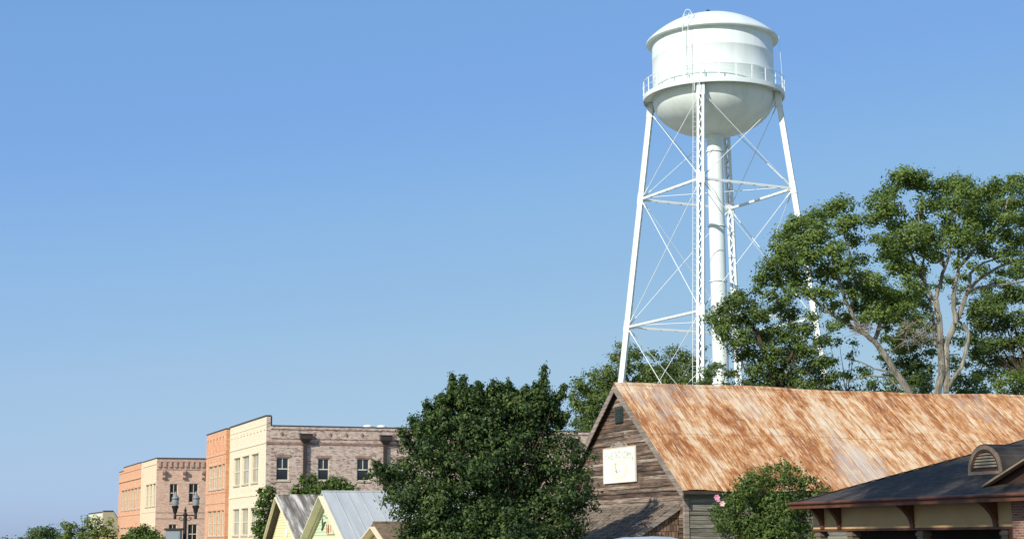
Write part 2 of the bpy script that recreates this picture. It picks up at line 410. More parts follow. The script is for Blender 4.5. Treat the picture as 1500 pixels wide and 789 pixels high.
# ------------------------------------------------------------------ foliage
def leaf_mesh(name, clumps, mat, parent, size=.15, dens=1.0, seed=1, sub=.42, flatten=.7, aspect=.6, upb=.55, per=26, lobe=.28):
    """clumps: (x, y, z, rx, ry, rz, weight). Leaf clusters are spread through every clump, each cluster a puff of small leaves."""
    rng = np.random.default_rng(seed)
    P = []; Nn = []
    for (x, y, z, rx, ry, rz, w) in clumps:
        n = max(3, int(2.4 * dens * w * (rx * ry + rx * rz + ry * rz) / 3 / (sub * sub) * 3.0))
        d = rng.normal(size=(n, 3)); d /= np.linalg.norm(d, axis=1)[:, None]
        rad = rng.uniform(0, 1, n) ** .42
        c = d * rad[:, None] * np.array([rx, ry, rz])
        lob = 1 + lobe * np.sin(d[:, 0] * 5 + x) * np.cos(d[:, 2] * 6 + y)        # uneven outline
        c = c * lob[:, None] + np.array([x, y, z])
        m = per
        sr = sub * rng.uniform(.6, 1.3, n)
        off = rng.normal(size=(n, m, 3)) * .5
        off *= sr[:, None, None]; off[:, :, 2] *= flatten
        p = c[:, None, :] + off
        nn = off / (np.linalg.norm(off, axis=2)[:, :, None] + 1e-6) * .85 + d[:, None, :] * .75 + rng.normal(size=(n, m, 3)) * .42
        nn[:, :, 2] += upb * .8
        P.append(p.reshape(-1, 3)); Nn.append(nn.reshape(-1, 3))
    P = np.concatenate(P); Nn = np.concatenate(Nn); n = len(P)
    Nn /= np.linalg.norm(Nn, axis=1)[:, None] + 1e-9
    t = rng.normal(size=(n, 3)); t -= Nn * (t * Nn).sum(1)[:, None]; t /= np.linalg.norm(t, axis=1)[:, None] + 1e-9
    b = np.cross(Nn, t)
    L = size * rng.uniform(.6, 1.35, n)[:, None]
    bend = Nn * L * .12
    v = np.stack([P - t * L * .5, P + b * L * .5 * aspect + bend, P + t * L * .5, P - b * L * .5 * aspect + bend], 1).reshape(-1, 3)
    me = bpy.data.meshes.new(name)
    me.vertices.add(n * 4); me.vertices.foreach_set('co', v.astype(np.float32).ravel())
    me.loops.add(n * 4); me.loops.foreach_set('vertex_index', np.arange(n * 4, dtype=np.int32))
    me.polygons.add(n); me.polygons.foreach_set('loop_start', np.arange(0, n * 4, 4, dtype=np.int32))
    try: me.polygons.foreach_set('loop_total', np.full(n, 4, dtype=np.int32))
    except Exception: pass
    me.update(); me.validate()
    a = me.attributes.new('rnd', 'FLOAT', 'FACE'); a.data.foreach_set('value', rng.uniform(0, 1, n).astype(np.float32))
    me.materials.append(mat)
    o = bpy.data.objects.new(name, me); COL.objects.link(o)
    if parent: o.parent = parent
    return o

def px_clumps(lst, d, base, jit=2.0, flat_=.75, deep=1.0, rng=random, w=1.0):
    """(px, py, r in pixels) traced from the photograph -> clumps round distance d, relative to base"""
    out = []
    for c in lst:
        px, py, r = c[:3]; dd = d + (c[3] if len(c) > 3 else rng.uniform(-jit, jit))
        p = at(px, py, dd) - Vector(base); R = r * dd / FPX
        out.append((p.x, p.y, p.z, R, R * deep, R * flat_, w))
    return out

def limb(mb, pts, r0, r1, n=7, wob=.0):
    k = len(pts)
    rr = [r0 + (r1 - r0) * i / (k - 1) for i in range(k)]
    q = []; rad = []
    for i in range(k - 1):
        a, b = Vector(pts[i]), Vector(pts[i + 1])
        for j in range(3):
            f = j / 3
            q.append(a.lerp(b, f) + Vector((random.uniform(-wob, wob), random.uniform(-wob, wob), 0))); rad.append(rr[i] + (rr[i + 1] - rr[i]) * f)
    q.append(Vector(pts[-1])); rad.append(rr[-1])
    mb.tube(q, rad, n)

def px_limb(mb, pts, d, base, r0, r1, dd=0.0, wob=.05):
    k = len(pts)
    limb(mb, [at(x, y, d + dd * i / max(1, k - 1)) - Vector(base) for i, (x, y) in enumerate(pts)], r0, r1, 7, wob)

def branches_to(mb, trunk_top, clumps, r=.08, frac=.6, seed=3):
    """limbs that run from the trunk out into the clumps"""
    rr = random.Random(seed)
    for (x, y, z, rx, ry, rz, w) in clumps:
        if rr.random() > frac: continue
        a = Vector(trunk_top); b = Vector((x, y, z))
        mid = a.lerp(b, .5) + Vector((rr.uniform(-.3, .3), rr.uniform(-.3, .3), -.12 * (b - a).length))
        limb(mb, [a, mid, b], r, r * .25, 5, .06)

# ================================================================== THE SETTING
def sheet(name, x0, x1, y0, y1, z, mat, street=True, kind='structure'):
    mb = MB(); mb.quad((x0, y0, z), (x1, y0, z), (x1, y1, z), (x0, y1, z))
    o = mb.build(name, mat)
    if street: o.rotation_euler = (0, 0, AL)
    o['kind'] = kind
    return o
def m_ground():
    t = NT('grass_and_dirt_ground'); o = t.obj()
    n = t.noise(o, .09, 6, .6); g = t.noise(o, 3, 4, .7)
    c = t.ramp(n, [(.4, (.24, .25, .15)), (.6, (.37, .34, .26))])
    return t.pbr(t.mix(t.ramp(g, [(.4, 0.0), (.7, .4)]), c, (.40, .37, .29)), .95, 0, None, .1)
def m_asphalt(name, a, b):
    t = NT(name); o = t.obj()
    n = t.noise(o, .5, 5, .6); g = t.noise(o, 40, 3, .7)
    c = t.mix(.3, t.ramp(n, [(.35, a), (.65, b)]), t.ramp(g, [(.3, a), (.7, b)]))
    return t.pbr(c, .9, 0, t.bump(g, .2, .005), .2)
M['ground'] = m_ground()
M['asphalt'] = m_asphalt('asphalt', (.040, .040, .042), (.065, .064, .062))
M['concrete'] = m_asphalt('concrete', (.28, .27, .25), (.36, .35, .32))
M['paint'] = flat('road_marking_paint', (.7, .7, .66), .7, .1)
sheet('ground', -1500, 1500, -600, 2400, 0, M['ground'], False)
sheet('road', -5, 9, -60, 420, .004, M['asphalt'])
sheet('parking_lot', 15.1, 31, 14, 58.5, .004, M['asphalt'])
mb = MB(); mb.box(9.0, 15.0, -60, 420, 0, .13); o = mb.build('pavement', M['concrete']); o.rotation_euler = (0, 0, AL); o['kind'] = 'structure'
mb = MB()
for k in range(60): mb.quad((1.93, -60 + k * 8, .008), (2.07, -60 + k * 8, .008), (2.07, -57 + k * 8, .008), (1.93, -57 + k * 8, .008))
o = mb.build('road_marking', M['paint']); o.rotation_euler = (0, 0, AL); o['kind'] = 'structure'

# ================================================================== WATER TOWER
TX, TY = 16.94, 130.0
tw = thing('water_tower', 'tall white steel water tower on four legs rising behind the rusty roofed barn', 'water tower', (TX, TY, 0))
ZB = 37.75                                         # tank shell meets the bowl here
RT, RR, RB = 5.05, 5.5, 5.86
mb = MB(); mb.lathe([(RT, ZB - .1), (RT, 39.4), (RT + .012, 39.42), (RT + .012, 39.5), (RT, 39.52), (RT, 41.1), (RT + .012, 41.12), (RT + .012, 41.2), (RT, 41.22), (RT, 42.9)], 96)
mb.build('tank_shell', M['tower'], tw, True)
mb = MB()
h = 2.3; rs = (RR ** 2 + h * h) / (2 * h)
prof = [(RR - .45, 42.58), (RR, 42.62), (RR, 42.74)]
for i in range(1, 15):
    a = math.asin(RR / rs) * (1 - i / 14.0)
    prof.append((max(.001, rs * sin(a)), 42.74 + h - rs + rs * cos(a)))
mb.lathe(prof, 96); roof = mb.build('tank_roof', M['tower'], tw, True)
mb = MB(); mb.lathe([(.001, 45.0), (.4, 45.0), (.4, 45.1), (.30, 45.14), (.001, 45.15)], 20); mb.build('hatch', M['steel'], roof, True)
mb = MB(); mb.lathe([(.07, 44.9), (.07, 45.16), (.17, 45.18), (.17, 45.30), (.08, 45.36), (.001, 45.38)], 12, (-.35, -.6, 0)); mb.box(-.3, .35, -.66, -.54, 45.14, 45.24); mb.build('beacon', M['red'], roof)
mb = MB(); prof = []
for i in range(0, 19):
    a = pi / 2 * i / 18
    prof.append((max(.001, (RT + .02) * cos(a)), ZB - 3.1 * sin(a)))
mb.lathe(prof, 96); mb.build('tank_bowl', M['tower'], tw, True)
mb = MB(); mb.lathe([(RT - .05, 38.0), (RB, 38.0), (RB, 38.06), (RB + .02, 38.06), (RB + .02, 37.68), (RB - .05, 37.66), (RB - .05, 37.92), (RT - .05, 37.94)], 96)
bal = mb.build('balcony', M['tower'], tw, True)
mb = MB()
NP = 26
for zz, r in ((39.2, .038), (38.62, .02)):
    mb.tube([(RB * cos(2 * pi * k / 96), RB * sin(2 * pi * k / 96), zz) for k in range(97)], r, 6, 0, False)
for k in range(NP):
    a = 2 * pi * (k + .3) / NP
    mb.beam((RB * cos(a), RB * sin(a), 38.0), (RB * cos(a), RB * sin(a), 39.22), .10, .05, (cos(a), sin(a), 0))
mb.build('railing', M['steel'], bal)
# riser
mb = MB(); mb.lathe([(.66, 0), (.66, 35.0)], 32)
for zz in (33.3, 27.0, 22.4, 14.0): mb.lathe([(.69, zz - .06), (.74, zz - .06), (.74, zz + .06), (.69, zz + .06)], 32)
mb.build('riser_pipe', M['tower'], tw, True)
# legs
PHI = radians(10.5)
ca = atan2(-TY, -TX)                              # from the tower towards the viewer
LEGA = [ca - PHI + k * pi / 2 for k in range(4)]  # the near leg stands a little left of the middle
def legr(z): return 5.38 + (37.4 - z) * .1285
def legp(k, z): a = LEGA[k]; r = legr(z); return Vector((r * cos(a), r * sin(a), z))
def make_leg(k):
    mb = MB(); a = LEGA[k]; rad = Vector((cos(a), sin(a), 0)); tan_ = Vector((-sin(a), cos(a), 0))
    p0, p1 = legp(k, 0), legp(k, 37.9)
    ax = (p1 - p0).normalized()
    for sgn in (-1, 1):
        o = tan_ * (.26 * sgn)
        mb.beam(p0 + o, p1 + o, .035, .40, rad)                 # channel web
        for e in (-1, 1):
            f = tan_ * (.20 * sgn) + rad * (.2 * e)
            mb.beam(p0 + f, p1 + f, .19, .03, rad)              # flanges
    L = (p1 - p0).length; n = int(L / .62)
    for e in (-1, 1):
        for i in range(n):
            s = -1 if i % 2 else 1
            a0 = p0 + ax * (i * L / n) + tan_ * (.17 * s) + rad * (.222 * e)
            a1 = p0 + ax * ((i + 1) * L / n) - tan_ * (.17 * s) + rad * (.222 * e)
            mb.beam(a0, a1, .10, .014, rad)
    for zz in (37.1, 29.7, 18.95, 8.2):                          # gusset plates
        c = legp(k, zz)
        mb.beam(c - ax * .45, c + ax * .45, .66, .47, rad)
    mb.box(p0.x - .7, p0.x + .7, p0.y - .7, p0.y + .7, 0, .4)
    return mb.build('leg', M['steel'], tw)
for k in range(4): make_leg(k)
LV = (29.7, 18.95, 8.2)
for z in LV:
    for k in range(4):
        a, b = legp(k, z), legp((k + 1) % 4, z)
        d = (b - a).normalized(); a2 = a + d * .28; b2 = b - d * .28
        mb = MB()
        nrm = d.cross(Vector((0, 0, 1)))
        for e in (-.11, .11): mb.beam(a2 + nrm * e, b2 + nrm * e, .05, .17)
        L = (b2 - a2).length; n = 7
        for i in range(1, n): mb.beam(a2 + d * (L * i / n - .12), a2 + d * (L * i / n + .12), .24, .02)
        mb.build('strut', M['steel'], tw)
        c = legp(k, z + .15); v = Vector((c.x, c.y, 0)).normalized()
        mb = MB(); mb.tube([c - v * .2, v * .66 + Vector((0, 0, z + .15))], .028, 6); mb.build('spider_rod', M['steel'], tw)
for z0, z1 in ((29.7, 37.1), (18.95, 29.7), (8.2, 18.95)):
    for k in range(4):
        j = (k + 1) % 4
        for (p, q) in ((legp(k, z0), legp(j, z1)), (legp(j, z0), legp(k, z1))):
            d = (q - p).normalized(); inn = -Vector((p.x + q.x, p.y + q.y, 0)).normalized() * .03
            mb = MB(); mb.tube([p + d * .2 + inn, q - d * .2 + inn], .03, 6)
            for (c, s) in ((p, 1), (q, -1)): mb.tube([c + d * (s * .5) + inn, c + d * (s * 1.25) + inn], .06, 6)
            mb.build('tie_rod', M['steel'], tw)
# ladders: on the near leg, on the shell and over the roof edge
mb = MB(); k = 0; a = LEGA[0]; rad = Vector((cos(a), sin(a), 0)); tan_ = Vector((-sin(a), cos(a), 0))
for s in (.28, -.12):
    mb.tube([legp(0, 3) + rad * .5 + tan_ * (-.1 + s - .3), legp(0, 37.6) + rad * .6 + tan_ * (-.1 + s - .3)], .022, 5)
for i in range(80):
    z = 3.2 + i * .42
    c = legp(0, z) + rad * (.5 + .25 * (z - 3) / 34)
    mb.tube([c + tan_ * -.12, c + tan_ * -.52], .014, 4)
lt = Vector((rad.x, rad.y, 0)) * (RB + .05)
for s in (.0, -.42): mb.tube([lt + tan_ * s + Vector((0, 0, 37.0)), lt + tan_ * s + Vector((0, 0, 39.5))], .03, 5)
mb.build('leg_ladder', M['steel'], tw)
mb = MB(); aL = ca - radians(22)
rad = Vector((cos(aL), sin(aL), 0)); tan_ = Vector((-sin(aL), cos(aL), 0))
for s in (-.24, .24):
    b = rad * (RT + .42) + tan_ * s
    top = rad * (RR + .18) + tan_ * s
    mb.tube([b + Vector((0, 0, 38.0)), top + Vector((0, 0, 42.4)), top + Vector((0, 0, 43.2)), rad * (RR - .15) + tan_ * s + Vector((0, 0, 43.7)),
             rad * (RR - 1.0) + tan_ * s + Vector((0, 0, 43.9)), rad * (RR - 1.5) + tan_ * s + Vector((0, 0, 43.75))], .03, 5)
for i in range(16):
    f = i / 15; c = (rad * (RT + .42)).lerp(rad * (RR + .18), f) + Vector((0, 0, 38.2 + 4.6 * f))
    mb.tube([c - tan_ * .24, c + tan_ * .24], .015, 4)
for (rr, zz) in ((RR - .5, 43.55),):      # hoops over the roof edge
    c = rad * rr + Vector((0, 0, zz))
    mb.tube([c + tan_ * (.36 * cos(t * pi / 8)) + Vector((rad.x * .3, rad.y * .3, 1)) * (.55 * sin(t * pi / 8)) for t in range(9)], .028, 5)
mb.build('roof_ladder', M['steel'], tw)
mb = MB(); a = ca + radians(78)
mb.tube([(RB * cos(a), RB * sin(a), 38.0), (RR * 1.02 * cos(a), RR * 1.02 * sin(a), 42.6)], .015, 6); mb.build('conduit', M['steel'], tw)

# ================================================================== BARN
BX, BY = 32.03, 62.11
barn = sthing('barn', 'old weathered wooden barn with steep rusty metal roof beneath the water tower', 'barn', BX, BY)
HW, ZR, ZE, LB = 6.84, 8.9, 3.70, 33.0
SL = (ZR - ZE) / HW
def sag(x): return .05 * sin(x * .31) + .025 * sin(x * .9 + 1)
# roof: sheets with crimped ribs in two lapped courses, both slopes
def barn_roof_slope(side):
    mb = MB(); rib = .33; nx = int(LB / rib)
    rows = [0, .04, .10, .2, .3, .42, .5, .5001, .6, .7, .8, .9, 1.0]
    xs = []
    for i in range(nx):
        x = i * rib; xs += [(x, 0), (x + .025, .024), (x + .05, 0)]
        if i % 2: xs += [(x + .15, 0), (x + .165, .012), (x + .18, 0)]
    xs.append((nx * rib, 0))
    b = len(mb.v)
    for r in rows:
        lap = .018 if r > .5 else 0.0                          # the upper course lies over the lower one
        for x, hgt in xs:
            y = r * HW + (0 if r > 0 else -.03 + .04 * sin(x * 2.3)); z = ZE + SL * y + sag(x) * (.4 + .6 * r) + hgt + lap + .012 * sin(x * 1.7 + r * 9)
            mb.v.append((x, y if side < 0 else 2 * HW - y, z))
    n = len(xs)
    for i in range(len(rows) - 1):
        for k in range(n - 1):
            mb.f.append((b + i * n + k, b + i * n + k + 1, b + (i + 1) * n + k + 1, b + (i + 1) * n + k)); mb.m.append(0)
    return mb
mb = barn_roof_slope(-1); m2 = barn_roof_slope(1)
mb.add(m2.v, m2.f)
roof = mb.build('roof', M['rust'], barn, recalc=False)
mb = MB(); pts = [(x, HW, ZR + sag(x) + .055) for x in np.arange(-.03, LB, .8)]
for i in range(len(pts) - 1):
    for s in (-1, 1):
        a, b = pts[i], pts[i + 1]
        mb.quad(a, b, (b[0], b[1] + s * .17, b[2] - .15), (a[0], a[1] + s * .17, a[2] - .15))
mb.build('ridge_cap', M['rust'], roof, recalc=False)
# clapboard walls
def clapboard(mb, u0, u1f, z0, z1, P, step=.19, seed=1, seg=.9, lip=.03, rnds=None, wob=.012):
    rr = random.Random(seed); z = z0
    while z < z1:
        st = step * rr.uniform(.8, 1.2)
        a, b = u1f(z + st * .5) if callable(u1f) else (u0, u1f)
        if b - a > .05:
            n = max(1, int((b - a) / seg)); r = rr.random()
            tb = rr.uniform(.6, 1.6) * lip
            for i in range(n):
                if rr.random() < .05: r = rr.random()
                ua, ub = a + (b - a) * i / n, a + (b - a) * (i + 1) / n
                w0 = wob * sin(ua * 3 + z * 7); w1 = wob * sin(ub * 3 + z * 7)
                mb.quad(P(ua, z - .02 + w0, tb), P(ub, z - .02 + w1, tb), P(ub, z + st, .004), P(ua, z + st, .004)); rnds.append(r)
                mb.quad(P(ua, z - .02 + w0, 0), P(ub, z - .02 + w1, 0), P(ub, z - .02 + w1, tb), P(ua, z - .02 + w0, tb)); rnds.append(r)
        z += st
def set_rnd(o, rnds):
    a = o.data.attributes.new('rnd', 'FLOAT', 'FACE'); a.data.foreach_set('value', rnds)
WY0, WX0 = .42, .30                                   # wall set back under the eave and the rake
mb = MB(); rnds = []
def gable_span(z):
    lo = max(WY0, (z - ZE) / SL + .12)
    return (lo, 2 * HW - lo)
clapboard(mb, 0, gable_span, .1, ZR - .3, lambda u, z, d: (WX0 - d, u, z), .2, 5, .8, .035, rnds)
o = mb.build('gable_wall', M['boards'], barn, recalc=False); set_rnd(o, rnds)
mb = MB(); rnds = []
clapboard(mb, WX0 + .2, LB - .3, .1, ZE + .15, lambda u, z, d: (u, WY0 - d, z), .185, 9, 1.6, .035, rnds)
o = mb.build('side_wall', M['sideboards'], barn, recalc=False); set_rnd(o, rnds)
mb = MB(); mb.quad((WX0, 2 * HW - WY0, 0), (LB - .3, 2 * HW - WY0, 0), (LB - .3, 2 * HW - WY0, ZE), (WX0, 2 * HW - WY0, ZE))
mb.add([(LB - .3, WY0, 0), (LB - .3, 2 * HW - WY0, 0), (LB - .3, 2 * HW - WY0, ZE + .3), (LB - .3, HW, ZR - .2), (LB - .3, WY0, ZE + .3)], [(0, 1, 2, 3, 4)])
mb.build('rear_wall', M['greywood'], barn, recalc=False)
mb = MB(); mb.box(WX0 - .05, WX0 + .17, WY0 - .06, WY0 + .1, 0, ZE + .1); mb.build('corner_post', M['greywood'], barn)
# rake boards and rafters under the verge
mb = MB()
for s in (-1, 1):
    f = lambda y, z, x: (x, y if s < 0 else 2 * HW - y, z)
    n = 10
    for i in range(n):
        y0, y1 = -.02 + (HW + .02) * i / n, -.02 + (HW + .02) * (i + 1) / n
        j = .012 * sin(i * 2.1)
        for (x0, x1, t0, t1) in ((-.015, .035, -.02, -.40),):
            z0, z1 = ZE + SL * y0, ZE + SL * y1
            vs = [f(y0, z0 + t0, x0), f(y1, z1 + t0, x0), f(y1, z1 + t1 + j, x0), f(y0, z0 + t1 + j, x0), f(y0, z0 + t0, x1), f(y1, z1 + t0, x1), f(y1, z1 + t1 + j, x1), f(y0, z0 + t1 + j, x1)]
            mb.add(vs, [(0, 1, 2, 3), (7, 6, 5, 4), (3, 2, 6, 7), (0, 4, 5, 1)])
mb.build('rake_board', M['greywood'], barn)
mb = MB()
for s in (-1, 1):
    f = lambda y, z, x: (x, y if s < 0 else 2 * HW - y, z)
    y0, y1 = .5, HW - .05
    mb.add([f(y0, ZE + SL * y0 - .36, WX0 - .045), f(y1, ZE + SL * y1 - .36, WX0 - .045), f(y1, ZE + SL * y1 - .22, WX0 - .045), f(y0, ZE + SL * y0 - .22, WX0 - .045)], [(0, 1, 2, 3)])
    mb.quad(f(0, ZE - .035, .03), f(HW, ZR - .035, .03), f(HW, ZR - .035, WX0), f(0, ZE - .035, WX0))
vs_ = mb.build('verge_soffit', M['boards'], barn, recalc=False)
mb = MB(); mb.box(.05, LB - .3, -.0, .03, ZE - .16, ZE - .03); mb.box(.05, LB - .3, .03, WY0, ZE - .05, ZE - .03); mb.build('eave_board', M['darktrim'], barn)
# louvred vent
mb = MB(); mb.box(WX0 - .09, WX0 - .03, 6.42, 7.23, 7.06, 7.83)
vent = mb.build('vent', M['ventgreen'], barn)
mb = MB()
for i in range(9):
    z = 7.12 + i * .075
    mb.add([(WX0 - .10, 6.50, z), (WX0 - .10, 7.15, z), (WX0 - .125, 7.15, z - .04), (WX0 - .125, 6.50, z - .04), (WX0 - .10, 6.50, z + .012), (WX0 - .10, 7.15, z + .012), (WX0 - .125, 7.15, z - .028), (WX0 - .125, 6.50, z - .028)],
           [(0, 1, 2, 3), (4, 5, 6, 7), (2, 3, 7, 6), (0, 1, 5, 4)])
mb.build('louvre', M['ventgreen'], vent)
# lean-to along the gable
mb = MB(); L0, L1 = .85, 14.2
x1, z1, x0, z0 = WX0 - .04, 3.14, -3.3, 1.0
n = 15
for i in range(n):                                             # lapped courses of shakes
    fa, fb = i / n, (i + 1) / n
    xa, za = x0 + (x1 - x0) * fa, z0 + (z1 - z0) * fa; xb, zb = x0 + (x1 - x0) * fb, z0 + (z1 - z0) * fb
    ny = 34
    for k in range(ny):
        ya, yb = L0 + (L1 - L0) * k / ny, L0 + (L1 - L0) * (k + 1) / ny
        t = .03 + .02 * random.random(); e = .03 * random.random()
        mb.quad((xa - .03 - e, ya, za + t - .02), (xa - .03 - e, yb, za + t - .02), (xb, yb, zb + .008), (xb, ya, zb + .008))
        mb.quad((xa - .03 - e, ya, za - .03), (xa - .03 - e, yb, za - .03), (xa - .03 - e, yb, za + t - .02), (xa - .03 - e, ya, za + t - .02))
lean = mb.build('lean_to_roof', M['shake'], barn, recalc=False)
mb = MB(); mb.beam((x0, L0 - .03, z0 - .12), (x1, L0 - .03, z1 - .12), .05, .22); mb.build('lean_to_rake', M['greywood'], lean)
mb = MB(); mb.box(x1 - .03, x1 + .02, L0, L1, z1 - .02, z1 + .1); mb.build('flashing', M['greywood'], lean)
mb = MB(); mb.add([(x0 + .3, L0 + .12, 0), (WX0 - .05, L0 + .12, 0), (WX0 - .05, L0 + .12, z1 - .14), (x0 + .3, L0 + .12, z0 + .02)], [(0, 1, 2, 3)])
mb.build('lean_to_wall', M['shwall'], barn, recalc=False)

# painted sign on the gable
sg = sthing('wall_sign', 'square cream sign with faded green arched lettering and carved crest on the barn gable', 'sign', BX + WX0 - .06, BY)
mb = MB(); mb.box(-.05, 0, 5.03, 8.60, 4.25, 5.91)
mb.build('board', M['signwhite'], sg)
mb = MB()
for z in ((4.25, 4.285), (5.875, 5.91)): mb.box(-.062, -.052, 5.03, 8.60, *z)
for y in ((5.03, 5.09), (8.54, 8.60)): mb.box(-.062, -.052, y[0], y[1], 4.287, 5.873)
mb.build('border', M['signcream'], sg)
def glyph(mb, strokes, yc, zc, w, h, rot, x):
    """a worn letter built from strokes in a unit box; the board is read from the street, so y runs right to left"""
    for (a, b, c, d) in strokes:
        def T(u, v):
            uu, vv = (u - .5) * w, (v - .5) * h
            return (x, yc - (uu * cos(rot) - vv * sin(rot)), zc + uu * sin(rot) + vv * cos(rot))
        mb.beam(T(a, b), T(c, d), .10, .006, (1, 0, 0))
G = [[(0, 1, 1, 1), (.5, 0, .5, 1)], [(0, 0, 0, 1), (1, 0, 1, 1), (0, .5, 1, .5)], [(0, 0, 0, 1), (0, 1, 1, 1), (0, .5, .8, .5), (0, 0, 1, 0)],
     [(0, .1, .1, 1), (.1, 1, .6, .9), (.9, .8, 1, .15), (.3, .35, 1, .5)], [(0, 0, 0, 1), (1, 0, 1, 1), (0, 1, 1, 1), (0, 0, 1, 0)], [(0, .2, .1, 1), (.5, 1, 1, .8), (.25, .55, .75, .6), (.9, 0, .95, .5)],
     [(0, 0, 0, 1), (1, 0, 1, 1), (0, 1, 1, 1), (0, 0, 1, 0)], [(0, 0, 0, 1), (0, 1, 1, .8), (1, .8, 0, .5), (.2, .5, 1, 0)], [(0, 0, 0, 1), (0, 1, 1, 0), (1, 0, 1, 1)]]
for i, g in enumerate(G):
    f = (i - 4) / 4.0
    mb = MB(); glyph(mb, g, 6.815 - f * 1.42, 5.57 - .14 * f * f, .24, .30, -f * .10, -.054)
    mb.build('letter', M['faded' if i in (0, 1, 7, 8) else 'fadedgrey'], sg)
mb = MB()
for r0, r1 in ((.62, .57), (.40, .375)):
    n = 8 if r0 > .5 else 24
    for k in range(n):
        a, b = 2 * pi * k / n, 2 * pi * (k + 1) / n
        P = lambda r, t: (-.054, 6.8 + r * 1.5 * cos(t), 4.86 + r * .72 * sin(t))
        mb.quad(P(r0, a), P(r0, b), P(r1, b), P(r1, a))
mb.build('emblem', M['paleyellow'], sg, recalc=False)
mb = MB()
mb.prism([(6.97, 4.73), (7.12, 4.70), (7.23, 4.80), (7.15, 4.90), (7.01, 4.86)], 'x', -.058, -.054)
mb.prism([(7.18, 4.90), (7.24, 4.90), (7.28, 5.13), (7.09, 5.18), (7.10, 5.15), (7.23, 5.10)], 'x', -.058, -.054)
mb.build('emblem_figure', M['signdark'], sg)
mb = MB(); mb.prism([(6.76, 4.75), (6.84, 4.74), (6.81, 4.83), (6.75, 4.82)], 'x', -.058, -.054); mb.build('emblem_mark', M['signdark'], sg)
mb = MB()
cy = 6.83
out = []
for k in range(25):
    f = -1 + 2 * k / 24
    out.append((cy + f * 1.0, 5.94 + .24 * math.exp(-(f / .42) ** 2) + .10 * math.exp(-((abs(f) - .80) / .12) ** 2)))
poly = out + [(cy + 1.0, 5.912), (cy - 1.0, 5.912)]
mb.prism(poly, 'x', -.06, -.01)
for s in (-1, 1): mb.tube([(-.07, cy + s * (.66 + .1 * cos(t)), 6.0 + .06 * sin(t)) for t in np.arange(0, 6.3, .5)], .018, 5)
mb.build('crest', M['crest'], sg)

# ================================================================== BRICK BUILDINGS
def holed(mb, u0, u1, z0, z1, holes, P, depth=.2, mi=0):
    us = sorted({u0, u1, *[h[0] for h in holes], *[h[1] for h in holes]}); zs = sorted({z0, z1, *[h[2] for h in holes], *[h[3] for h in holes]})
    for i in range(len(us) - 1):
        for j in range(len(zs) - 1):
            uc, zc = (us[i] + us[i + 1]) / 2, (zs[j] + zs[j + 1]) / 2
            if any(h[0] < uc < h[1] and h[2] < zc < h[3] for h in holes): continue
            mb.quad(P(us[i], zs[j], 0), P(us[i + 1], zs[j], 0), P(us[i + 1], zs[j + 1], 0), P(us[i], zs[j + 1], 0), mi)
    for (a, b, c, d) in holes:
        for (p, q) in (((a, c), (b, c)), ((b, c), (b, d)), ((b, d), (a, d)), ((a, d), (a, c))):
            mb.quad(P(*p, 0), P(*q, 0), P(*q, depth), P(*p, depth), mi)

WIN = {}
def add_window(parent, axis, u0, u1, z0, z1, plane, sash='sash', glass='glass', bars_low=True, sill='sill', inset=.1):
    """axis 'y': in a street front (plane x); axis 'x': in a side wall (plane y). Frame > pane, sill."""
    w, h = round(u1 - u0, 2), round(z1 - z0, 2)
    key = (axis, w, h, sash, glass, bars_low, sill)
    loc = (plane, u0, z0) if axis == 'y' else (u0, plane, z0)
    if key not in WIN:
        def B(mb, a, b, c, d, f, g):                   # a..b along the wall, c..d up, f..g inwards
            if axis == 'y': mb.box(f, g, a, b, c, d)
            else: mb.box(a, b, f, g, c, d)
        t = .075
        mb = MB(); i0, i1 = inset, inset + .07
        B(mb, 0, t, 0, h, i0, i1); B(mb, w - t, w, 0, h, i0, i1); B(mb, t, w - t, 0, t, i0, i1); B(mb, t, w - t, h - t, h, i0, i1)
        B(mb, t, w - t, h * .5 - .045, h * .5 + .045, i0 - .005, i1 - .01)
        B(mb, w / 2 - .03, w / 2 + .03, h * .5 + .045, h - t, i0 + .01, i1 - .01)
        if bars_low: B(mb, w / 2 - .03, w / 2 + .03, t, h * .5 - .045, i0 + .01, i1 - .01)
        fr = mb.build('window', M[sash], parent)
        mb = MB()
        if axis == 'y': mb.quad((i1 - .02, 0, 0), (i1 - .02, w, 0), (i1 - .02, w, h), (i1 - .02, 0, h))
        else: mb.quad((0, i1 - .02, 0), (w, i1 - .02, 0), (w, i1 - .02, h), (0, i1 - .02, h))
        mb.build('pane', M[glass], fr, recalc=False)
        mb = MB(); B(mb, -.1, w + .1, -.12, -.003, -.07, .1); mb.build('sill', M[sill], fr)
        WIN[key] = fr
    else:
        fr = copy_tree(WIN[key], parent)
    fr.location = loc
    return fr

# ---- buff brick corner building with the cream street front
X0 = 27.99
def lower(root, dz, above=.5):
    """bring everything above the plinth down by dz (the measured storey heights)"""
    seen = set()
    for ch in root.children_recursive:
        if ch.location.z > above: ch.location.z -= dz; continue
        if ch.parent is not root and ch.parent.location.z > above: continue
        if ch.type != 'MESH' or ch.data.name in seen: continue
        seen.add(ch.data.name)
        for v in ch.data.vertices:
            if v.co.z > above: v.co.z -= dz
b2 = sthing('brick_building', 'buff brick building with painted cream street front, dark downspouts along its side', 'building', X0, 125.4)
FW = 14.3                                             # street front width
fw = [(2.73, 5.25, 6.60, 8.9), (6.33, 8.9, 6.60, 8.9), (9.9, 12.35, 6.60, 8.9), (2.73, 5.25, 2.42, 4.6), (6.33, 8.9, 2.42, 4.6), (9.9, 12.35, 2.42, 4.6)]
mb = MB(); holed(mb, 0, FW, 0, 11.72, fw, lambda u, z, d: (d, u, z))
mb.box(.001, .33, FW + .0, FW + .02, 0, 11.6)
